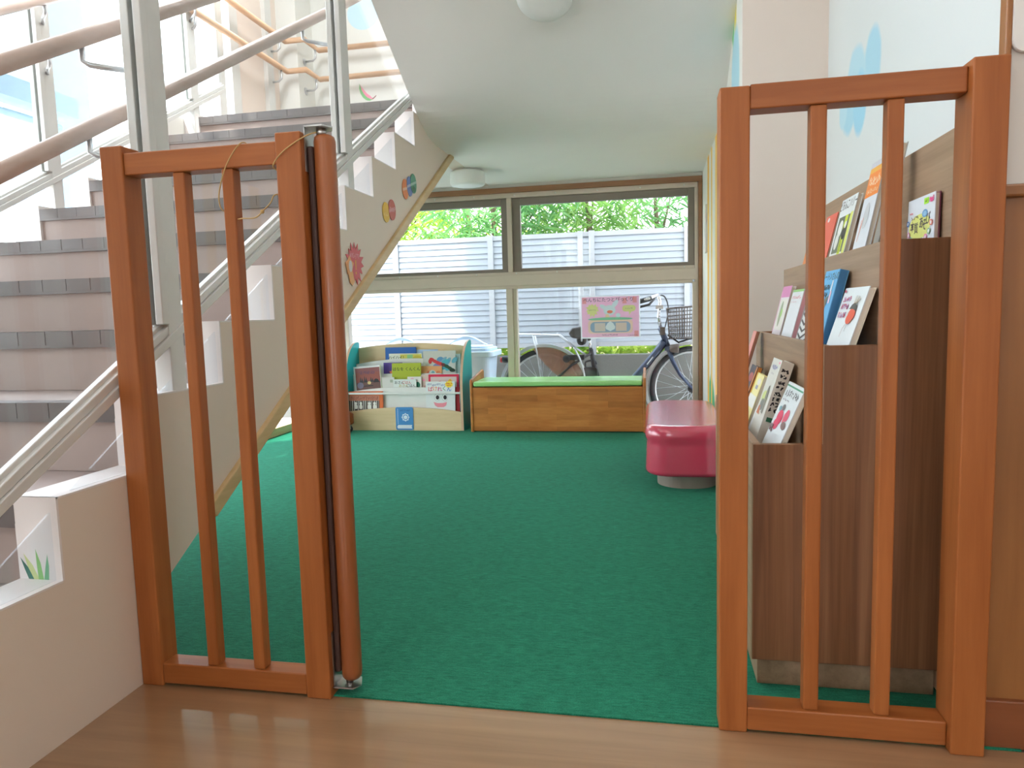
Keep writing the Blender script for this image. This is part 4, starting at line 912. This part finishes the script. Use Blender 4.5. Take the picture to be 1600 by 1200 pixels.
# ------------------------------------------------------------------ outside
GZ = -.15
struct(MB().box(-16, 10, YW + .16, 30, -.4, GZ, GROUND).box(-16, -2.62, -8, YW + .16, -.4, -.05, GROUND).build('ground'))
struct(MB().box(-8, 6, 6.32, 6.50, GZ - .1, .411, CONC).build('curb_wall'))
struct(MB().box(-8, 6, 6.5, 16, GZ - .1, .30, plain('soil', (120, 104, 80), .95, 0, .1, .3, 12)).build('planting_bed'))
F = thing('louvre_fence', 'pale grey aluminium louvre fence on the concrete kerb beyond the window', 'fence', (-.5, 6.4, .411))
def fp(name, b, m=None): return rel(F, b.build(name, mat=m))
posts = [-6.0, -5.1, -4.15, -3.25, -2.324, -1.424, -.513, .4, 1.3, 2.2, 3.1]
for x in posts: fp('post', MB().box(x - .024, x + .024, 6.375, 6.425, .411, 1.50, FENCE_P))
for i in range(len(posts) - 1):
    x0, x1 = posts[i] + .024, posts[i + 1] - .024; b = MB()
    b.box(x0, x1, 6.385, 6.42, 1.452, 1.492, FENCE_P); b.box(x0, x1, 6.385, 6.42, .484, .524, FENCE_P)
    b.box(x0, x1, 6.400, 6.406, .524, 1.452, FENCE); z = .526
    while z < 1.43:
        for zz, hh in ((z, .055), (z + .057, .043)): b.prism([(6.388, zz), (6.402, zz + .001), (6.402, zz + hh), (6.397, zz + hh)], 'x', x0, x1, FENCE)
        z += .102
    fp('slat_panel', b)
for x in (-.613, .3): fp('stile', MB().box(x - .023, x + .023, 6.372, 6.386, .49, 1.50, FENCE_P))

def leaves(name, parent, n, place, L, Wd, m, droop=.6, seed=1):
    q = random.Random(seed); vs = []; fs = []
    for i in range(n):
        c = place(q); a = q.uniform(0, 2 * PI); dz = -droop + q.uniform(-.5, .5)
        t = Vector((math.cos(a), math.sin(a), dz)).normalized(); s_ = t.cross(Vector((q.uniform(-1, 1), q.uniform(-1, 1), q.uniform(-.2, 1)))).normalized()
        l = L * q.uniform(.6, 1.3); w = Wd * q.uniform(.7, 1.3); k = len(vs); nrm = t.cross(s_)
        vs += [c, c + t * l * .35 + s_ * w, c + t * l - nrm * l * .12, c + t * l * .35 - s_ * w]; fs.append((k, k + 1, k + 2, k + 3))
    me = bpy.data.meshes.new(name); me.from_pydata([tuple(v) for v in vs], [], fs); me.materials.append(m)
    o = bpy.data.objects.new(name, me); COL.objects.link(o); o.parent = parent; return o
def tree(label, x, y, h, blobs, n, m, L=.19, Wd=.012, seed=1):
    T = thing('garden_tree', label, 'tree', (x, y, .30), group=None)
    b = MB(); b.tube([(0, 0, 0), (.03, .02, h * .5), (-.02, 0, h)], [.05, .035, .012], BARK, 8)
    for i, bl in enumerate(blobs): b.tube([(0, 0, h * .45), (bl[0] * .5, bl[1] * .5, h * .45 + (bl[2] - h * .45) * .6), (bl[0], bl[1], bl[2])], [.025, .015, .006], BARK, 6)
    b.build('trunk', T)
    def place(q):
        bl = blobs[q.randrange(len(blobs))]
        while True:
            p = Vector((q.uniform(-1, 1), q.uniform(-1, 1), q.uniform(-1, 1)))
            if p.length < 1: break
        return Vector((bl[0] + p.x * bl[3], bl[1] + p.y * bl[3], bl[2] + p.z * bl[4]))
    leaves('foliage', T, n, place, L, Wd, m, .7, seed); return T
tree('leafy tree drooping over the left end of the fence', -2.9, 7.2, 1.9, [(-.5, 0, 1.3, .5, .4), (.2, -.1, 1.35, .55, .45), (.55, .1, 1.55, .5, .4), (-.1, .2, 1.9, .6, .4)], 1700, LEAF3, seed=2)
tree('fine-leaved willowy tree in the middle of the left upper pane', -1.55, 7.1, 1.9, [(-.35, -.1, 1.3, .4, .38), (.2, 0, 1.25, .42, .42), (.5, .1, 1.6, .45, .35), (0, .2, 1.8, .5, .4)], 1900, LEAF2, seed=3)
tree('bushy tree behind the fence at the left of the right upper pane', -.62, 7.3, 1.8, [(-.3, 0, 1.35, .42, .42), (.2, .1, 1.3, .4, .4), (.05, .2, 1.75, .5, .4)], 1250, LEAF1, seed=4)
tree('tree with long narrow leaves behind the middle of the right upper pane', .05, 7.6, 1.9, [(-.2, 0, 1.35, .4, .4), (.15, .1, 1.65, .4, .3), (.3, .1, 1.2, .3, .3)], 650, LEAF2, seed=5)
tree('sparse tree at the right end of the fence letting the sky through', .75, 7.5, 1.9, [(.1, 0, 1.3, .32, .3), (.35, .1, 1.7, .4, .35), (-.25, .2, 1.75, .25, .2)], 380, LEAF1, seed=6)
tree('tall pale tree filling in behind the left fence trees', -2.2, 8.6, 2.6, [(-.6, 0, 1.5, .6, .5), (.4, 0, 1.6, .7, .6), (0, 0, 2.3, .8, .5)], 900, LEAF3, .19, .014, seed=8)
def place(q): return Vector((q.uniform(-3.2, 1.6), q.uniform(6.62, 6.95), .33 + .22 * q.random()))
o = leaves('undergrowth', None, 2600, place, .12, .02, LEAF3, -.6, 11); tag(o, 'bright green undergrowth showing under the fence along the concrete kerb', 'plants', kind='stuff')
def place(q): return Vector((q.uniform(-1.6, .9), q.uniform(6.02, 6.2), GZ + .02 * q.random()))
o = leaves('grass', None, 900, place, .16, .006, LEAF2, -1.6, 12); tag(o, 'thin grass growing at the foot of the concrete kerb', 'grass', kind='stuff')

# ---- lidded bins
def bin_(label, x, y):
    T = thing('lidded_bin', label, 'bin', (x, y, GZ), group='lidded bins outside the window')
    b = MB(); P0 = rrect(-.17, .17, -.13, .13, .05, 5); P1 = rrect(-.215, .215, -.165, .165, .05, 5)
    A = [b.bm.verts.new((p[0], p[1], 0)) for p in P0]; B_ = [b.bm.verts.new((p[0], p[1], .62)) for p in P1]; n = len(A)
    for i in range(n): b.bm.faces.new([A[i], A[(i + 1) % n], B_[(i + 1) % n], B_[i]])
    b.bm.faces.new(A[::-1]); b.bm.faces.new(B_); b.mats = [BIN]; b.build('body', T)
    b = MB(); b.prism(rrect(-.245, .245, -.19, .19, .05, 5), 'z', .622, .665, BIN); b.prism(rrect(-.215, .215, -.165, .165, .05, 5), 'z', .665, .69, BIN); b.prism(rrect(-.19, .19, -.14, .14, .05, 5), 'z', .69, .705, BIN)
    lid = b.build('lid', T, bevel=.006)
    arcp = [(-.16 + .32 * i / 14, 0, .70 + .075 * math.sin(PI * i / 14)) for i in range(15)]
    inner = [(-.085 + .17 * i / 14, 0, .715 + .04 * math.sin(PI * i / 14)) for i in range(15)]
    b = MB()
    for i in range(14):
        for y0 in (-.03, .03): pass
        b.prism([(arcp[i][0], inner[i][2]), (arcp[i + 1][0], inner[i + 1][2]), (arcp[i + 1][0], arcp[i + 1][2] + .004), (arcp[i][0], arcp[i][2] + .004)], 'y', -.03, .03, BIN)
    b.build('handle', lid)
    return T
bin_('pale blue lidded bin outside, right of the display shelf', -1.43, 5.47)
bin_('pale blue lidded bin outside with only its handle showing above the display shelf', -1.97, 5.47)

# ---- bicycle
BK = thing('bicycle', 'dark blue city bicycle with a front basket parked outside the window', 'bicycle', (-.27, 5.66, GZ))
ox, oy = -.27, 5.66
def bkp(name, b, parent=None):
    o = b.build(name); 
    if parent is None: return rel(BK, o)
    o.parent = parent; return o
F_, R_ = Vector((.302, oy, .185)), Vector((-.85, oy, .185))
def wheel(c, nm):
    b = MB(); b.tube([(c.x + .306 * math.cos(a), c.y, c.z + .306 * math.sin(a)) for a in [2 * PI * i / 48 for i in range(48)]], .021, TYRE, 10, True)
    w = bkp(nm, b); b = MB()
    b.tube([(c.x + .282 * math.cos(a), c.y, c.z + .282 * math.sin(a)) for a in [2 * PI * i / 48 for i in range(48)]], .010, SILV, 8, True); bkp('rim', b, w)
    b = MB()
    for i in range(28):
        a = 2 * PI * i / 28; s_ = 1 if i % 2 else -1; a2 = a + s_ * .9
        b.tube([(c.x + .03 * math.cos(a2), c.y + s_ * .03, c.z + .03 * math.sin(a2)), (c.x + .278 * math.cos(a), c.y, c.z + .278 * math.sin(a))], .0016, SILV, 5)
    bkp('spokes', b, w)
    b = MB(); b.lathe([(.012, -.05), (.034, -.035), (.022, -.03), (.02, .03), (.034, .035), (.012, .05)], (c.x, c.y, c.z), 16, BLACKP, 'y'); bkp('hub', b, w)
wheel(F_, 'front_wheel'); wheel(R_, 'rear_wheel')
def arcband(c, r, a0, a1, hw, m, b, n=24, th=.012):
    for i in range(n):
        t0, t1 = R(a0 + (a1 - a0) * i / n), R(a0 + (a1 - a0) * (i + 1) / n)
        b.prism([(c.x + r * math.cos(t0), c.z + r * math.sin(t0)), (c.x + r * math.cos(t1), c.z + r * math.sin(t1)), (c.x + (r + th) * math.cos(t1), c.z + (r + th) * math.sin(t1)), (c.x + (r + th) * math.cos(t0), c.z + (r + th) * math.sin(t0))], 'y', c.y - hw, c.y + hw, m)
b = MB(); arcband(R_, .340, 20, 200, .034, SILV, b, th=.024); bkp('rear_fender', b)
b = MB(); arcband(F_, .338, 60, 215, .032, SILV, b, th=.022); bkp('front_fender', b)
b = MB()
P = []
for i in range(19): a = R(104 - 102 * i / 18); P.append((R_.x + .338 * math.cos(a), R_.z + .338 * math.sin(a)))
P += [(-.545, .155), (-.61, .20), (-.69, .26), (-.77, .32), (-.84, .39), (-.89, .45)]
for s_ in (-1, 1):
    b.prism(P, 'y', oy + s_ * .032, oy + s_ * .034, GUARD)
tag(bkp('dress_guard', b), 'brown translucent dress guard over the rear wheel')
b = MB(); BB = Vector((-.40, oy, .20)); HT = Vector((.065, oy, .657)); HB = Vector((.122, oy, .50))
b.tube([HB + (HT - HB) * .3 + Vector((-.01, 0, 0)), (-.02, oy, .40), (-.16, oy, .24), BB], .030, NAVY, 12); b.tube([HB, HT], .022, NAVY, 12)
b.tube([BB, (-.45, oy, .36), (-.475, oy, .50)], .019, BLACKP, 12)
for s_ in (-.05, .05):
    b.tube([BB + Vector((0, s_ * .5, 0)), R_ + Vector((0, s_, 0))], .011, BLACKP, 8); b.tube([(-.47, oy + s_ * .4, .47), (-.62, oy + s_, .38), R_ + Vector((0, s_, 0))], .010, BLACKP, 8)
bkp('frame', b)
b = MB(); d = Draw(b, (-.02, oy - .033, .40), Vector((.62, 0, .78)).normalized(), Vector((-.78, 0, .62)).normalized(), (0, -1, 0)); d.line([(-.03, 0), (.04, 0)], .008, flat(200, 206, 214)); bkp('frame_stripe', b)
b = MB()
for s_ in (-.045, .045): b.tube([HB + Vector((.0, s_ * .6, -.01)), (.155, oy + s_, .40), (.21, oy + s_, .29), F_ + Vector((0, s_, 0))], [.018, .017, .013, .010], NAVY, 10)
b.box(.095, .15, oy - .05, oy + .05, .48, .51, NAVY); bkp('fork', b)
b = MB(); b.tube([HT, (.05, oy, .74), (.062, oy, .86), (.05, oy, .90)], .013, CHROME, 10); b.box(.03, .085, oy - .03, oy + .03, .80, .83, CHROME)
b.tube(catm([(-.08, oy - .27, .865), (.0, oy - .26, .885), (.05, oy - .17, .905), (.055, oy, .90), (.05, oy + .17, .905), (.0, oy + .26, .885), (-.08, oy + .27, .865)], 5), .012, CHROME, 10); hb = bkp('handlebar', b)
for s_ in (-1, 1):
    b = MB(); b.tube([(-.10, oy + s_ * .27, .86), (.0, oy + s_ * .26, .885)], .017, BLACKP, 10); bkp('grip', b, hb)
    b = MB(); b.tube([(.02, oy + s_ * .24, .88), (-.02, oy + s_ * .26, .835), (-.09, oy + s_ * .28, .82), (-.105, oy + s_ * .275, .84)], .008, BLACKP, 8); bkp('brake_lever', b, hb)
b = MB()
for s_ in (-.02, .03): b.tube(catm([(.0, oy + s_ * 6, .89), (.09, oy + s_ * 4, .90), (.125, oy + s_ * 2, .80), (.10, oy + s_, .66)], 6), .0035, BLACKP, 6)
bkp('cables', b)
b = MB(); by0, by1 = oy - .19, oy + .19; bx0, bx1, bz0, bz1 = .115, .44, .575, .80
def bq(u, v, z):      # basket flares towards the top
    f = (z - bz0) / (bz1 - bz0); e = .03 * (1 - f); return (bx0 + e * .6 + (bx1 - e - bx0 - e * .6) * u, by0 + e + (by1 - by0 - 2 * e) * v, z + .02 * u * f)
for k in range(9):
    z = bz0 + (bz1 - bz0) * k / 8; b.tube([bq(0, 0, z), bq(1, 0, z), bq(1, 1, z), bq(0, 1, z)], .0035 if k < 8 else .008, BROWNB, 5, True)
for k in range(17):
    u = k / 16
    for v in (0, 1): b.tube([bq(u, v, bz0), bq(u, v, bz1)], .003, BROWNB, 5)
    for w_ in (0, 1): b.tube([bq(w_, u, bz0), bq(w_, u, bz1)], .003, BROWNB, 5)
    b.tube([bq(u, 0, bz0), bq(u, 1, bz0)], .003, BROWNB, 5)
bkp('basket', b)
b = MB(); b.tube([(.12, oy, .60), (.2, oy, .54), (.30, oy, .57)], .007, BLACKP, 8); b.box(.12, .40, oy - .03, oy + .03, .565, .573, BLACKP); bkp('basket_carrier', b)
b = MB(); b.lathe([(.012, -.05), (.03, -.03), (.036, .02), (.034, .03), (.001, .034)], (.17, oy - .03, .495), 16, BROWNB, 'x'); b.box(.06, .10, oy - .03, oy + .03, .60, .66, BROWNB); bkp('head_lamp', b)
b = MB(); prof = [(-.645, .635), (-.61, .675), (-.55, .685), (-.47, .670), (-.39, .65), (-.36, .635), (-.39, .615), (-.5, .605), (-.56, .585), (-.62, .595)]
b.prism(prof, 'y', oy - .09, oy + .09, plain('saddle_vinyl', (70, 68, 72), .35)); s_ = b.build('saddle', bevel=.025, seg=4); rel(BK, s_)
b = MB(); b.tube([(-.475, oy, .50), (-.49, oy, .60)], .0135, CHROME, 10)
for q in (-.03, .03): b.tube(catm([(-.57, oy + q, .585), (-.56, oy + q, .55), (-.53, oy + q, .55), (-.52, oy + q, .585)], 4), .014, BLACKP, 8)
bkp('seat_post', b)
b = MB()
for q in (-.05, .05): b.tube([(-1.10, oy + q, .635), (-.72, oy + q, .615), (-.62, oy + q * .6, .53), (-.52, oy + q * .4, .46)], .0055, SILV, 8); b.tube([(-.93, oy + q, .63), (-.90, oy + q, .50), (-.86, oy + q, .20)], .0055, SILV, 8)
for x in (-1.10, -.98, -.86, -.74): b.tube([(x, oy - .05, .63), (x, oy + .05, .63)], .004, SILV, 6)
bkp('rear_carrier', b)
b = MB(); b.box(-.66, -.52, oy - .07, oy - .05, .42, .46, BLACKP); b.lathe([(.01, -.012), (.03, -.012), (.03, .012), (.01, .012)], (-.66, oy - .06, .43), 14, BLACKP, 'y'); bkp('wheel_lock', b)
b = MB(); b.prism(rrect(-.535, -.425, .20, .36, .02, 3), 'y', oy - .045, oy + .045, BLACKP); b.tube(catm([(-.52, oy, .36), (-.515, oy, .40), (-.45, oy, .41), (-.43, oy, .38)], 4), .008, BLACKP, 8); bkp('battery', b)
b = MB(); b.lathe([(.001, -.012), (.018, -.008), (.022, .0), (.022, .012)], (-1.198, oy, .425), 14, RED, 'x'); b.lathe([(.026, .0), (.03, .03), (.022, .06)], (-1.190, oy, .43), 14, BLACKP, 'x'); bkp('tail_lamp', b)
b = MB(); b.tube(catm([(-.60, oy - .08, .52), (-.55, oy - .09, .42), (-.52, oy - .1, .30), (-.50, oy - .1, .12), (-.50, oy - .14, -.06), (-.51, oy - .16, GZ + .01)], 5), .007, SILV, 8); bkp('kickstand', b)
b = MB(); b.tube([(-.40, oy - .07, .20), (-.30, oy - .09, .11)], .008, SILV, 8); b.tube([(-.40, oy + .07, .20), (-.50, oy + .09, .29)], .008, SILV, 8); b.box(-.35, -.25, oy - .17, oy - .09, .10, .12, BLACKP); b.lathe([(.01, -.01), (.09, -.008), (.09, .0), (.01, 0)], (-.40, oy - .05, .20), 24, BLACKP, 'y'); bkp('crank', b)

# ---- structure beyond the left glazing
struct(MB().box(-3.75, -3.42, 3.72, 4.02, -.1, 3.2, EXTW).build('pillar_outside'))
struct(MB().box(-3.10, -2.98, -1.5, 3.42, 1.89, 1.99, EXTW).build('trim_7')); struct(MB().tube([(-3.04, -1.5, 1.83), (-3.04, 3.35, 1.83)], .018, EXTW, 12).build('trim_8'))

# ------------------------------------------------------------------ light
W = bpy.data.worlds.new('world'); SC.world = W; W.use_nodes = True
n = W.node_tree.nodes; l = W.node_tree.links; bg = n['Background']
tc = n.new('ShaderNodeTexCoord'); sp = n.new('ShaderNodeSeparateXYZ'); l.new(tc.outputs['Generated'], sp.inputs[0])
cr = n.new('ShaderNodeValToRGB'); l.new(sp.outputs['Z'], cr.inputs[0])
cr.color_ramp.elements[0].position = 0; cr.color_ramp.elements[0].color = (.90, .95, 1, 1); cr.color_ramp.elements[1].position = .9; cr.color_ramp.elements[1].color = (.76, .87, 1, 1)
l.new(cr.outputs[0], bg.inputs[0]); bg.inputs[1].default_value = 2.9
sun = bpy.data.lights.new('sun', 'SUN'); sun.energy = 5.0; sun.angle = R(1.5); sun.color = (1, .95, .86)
so = bpy.data.objects.new('sun', sun); COL.objects.link(so); so.rotation_euler = Vector((-.30, -.38, .88)).normalized().to_track_quat('Z', 'Y').to_euler()
def fill_light(name, x, y, z, sx, sy, e):
    a = bpy.data.lights.new(name, 'AREA'); a.shape = 'RECTANGLE'; a.size = sx; a.size_y = sy; a.energy = e; a.color = (1, .96, .9)
    o = bpy.data.objects.new(name, a); COL.objects.link(o); o.location = (x, y, z)
    return a
for i, (x, y) in enumerate(((1.6, -.6), (-1.6, -1.2), (1.6, -3.2), (-1.6, -3.6))): fill_light('hall_fill', x, y, 3.58, 1.2, .3, 5)  # unseen area lights added as soft fill from behind the camera

a = fill_light('stairwell_fill', -1.85, 3.2, 3.57, .5, 1.6, 17); a.color = (.96, .98, 1)  # unseen area light added to brighten the landing and stairs
SC.view_settings.view_transform = 'Standard'; SC.view_settings.look = 'None'; SC.view_settings.gamma = 1.0; SC.view_settings.use_curve_mapping = False
SC.view_settings.exposure = 1.46
SC.cycles.use_denoising = True
SC.cycles.max_bounces = 10; SC.cycles.diffuse_bounces = 6; SC.cycles.transparent_max_bounces = 16; SC.cycles.glossy_bounces = 4
SC.cycles.caustics_reflective = False; SC.cycles.caustics_refractive = False; SC.cycles.sample_clamp_indirect = 6
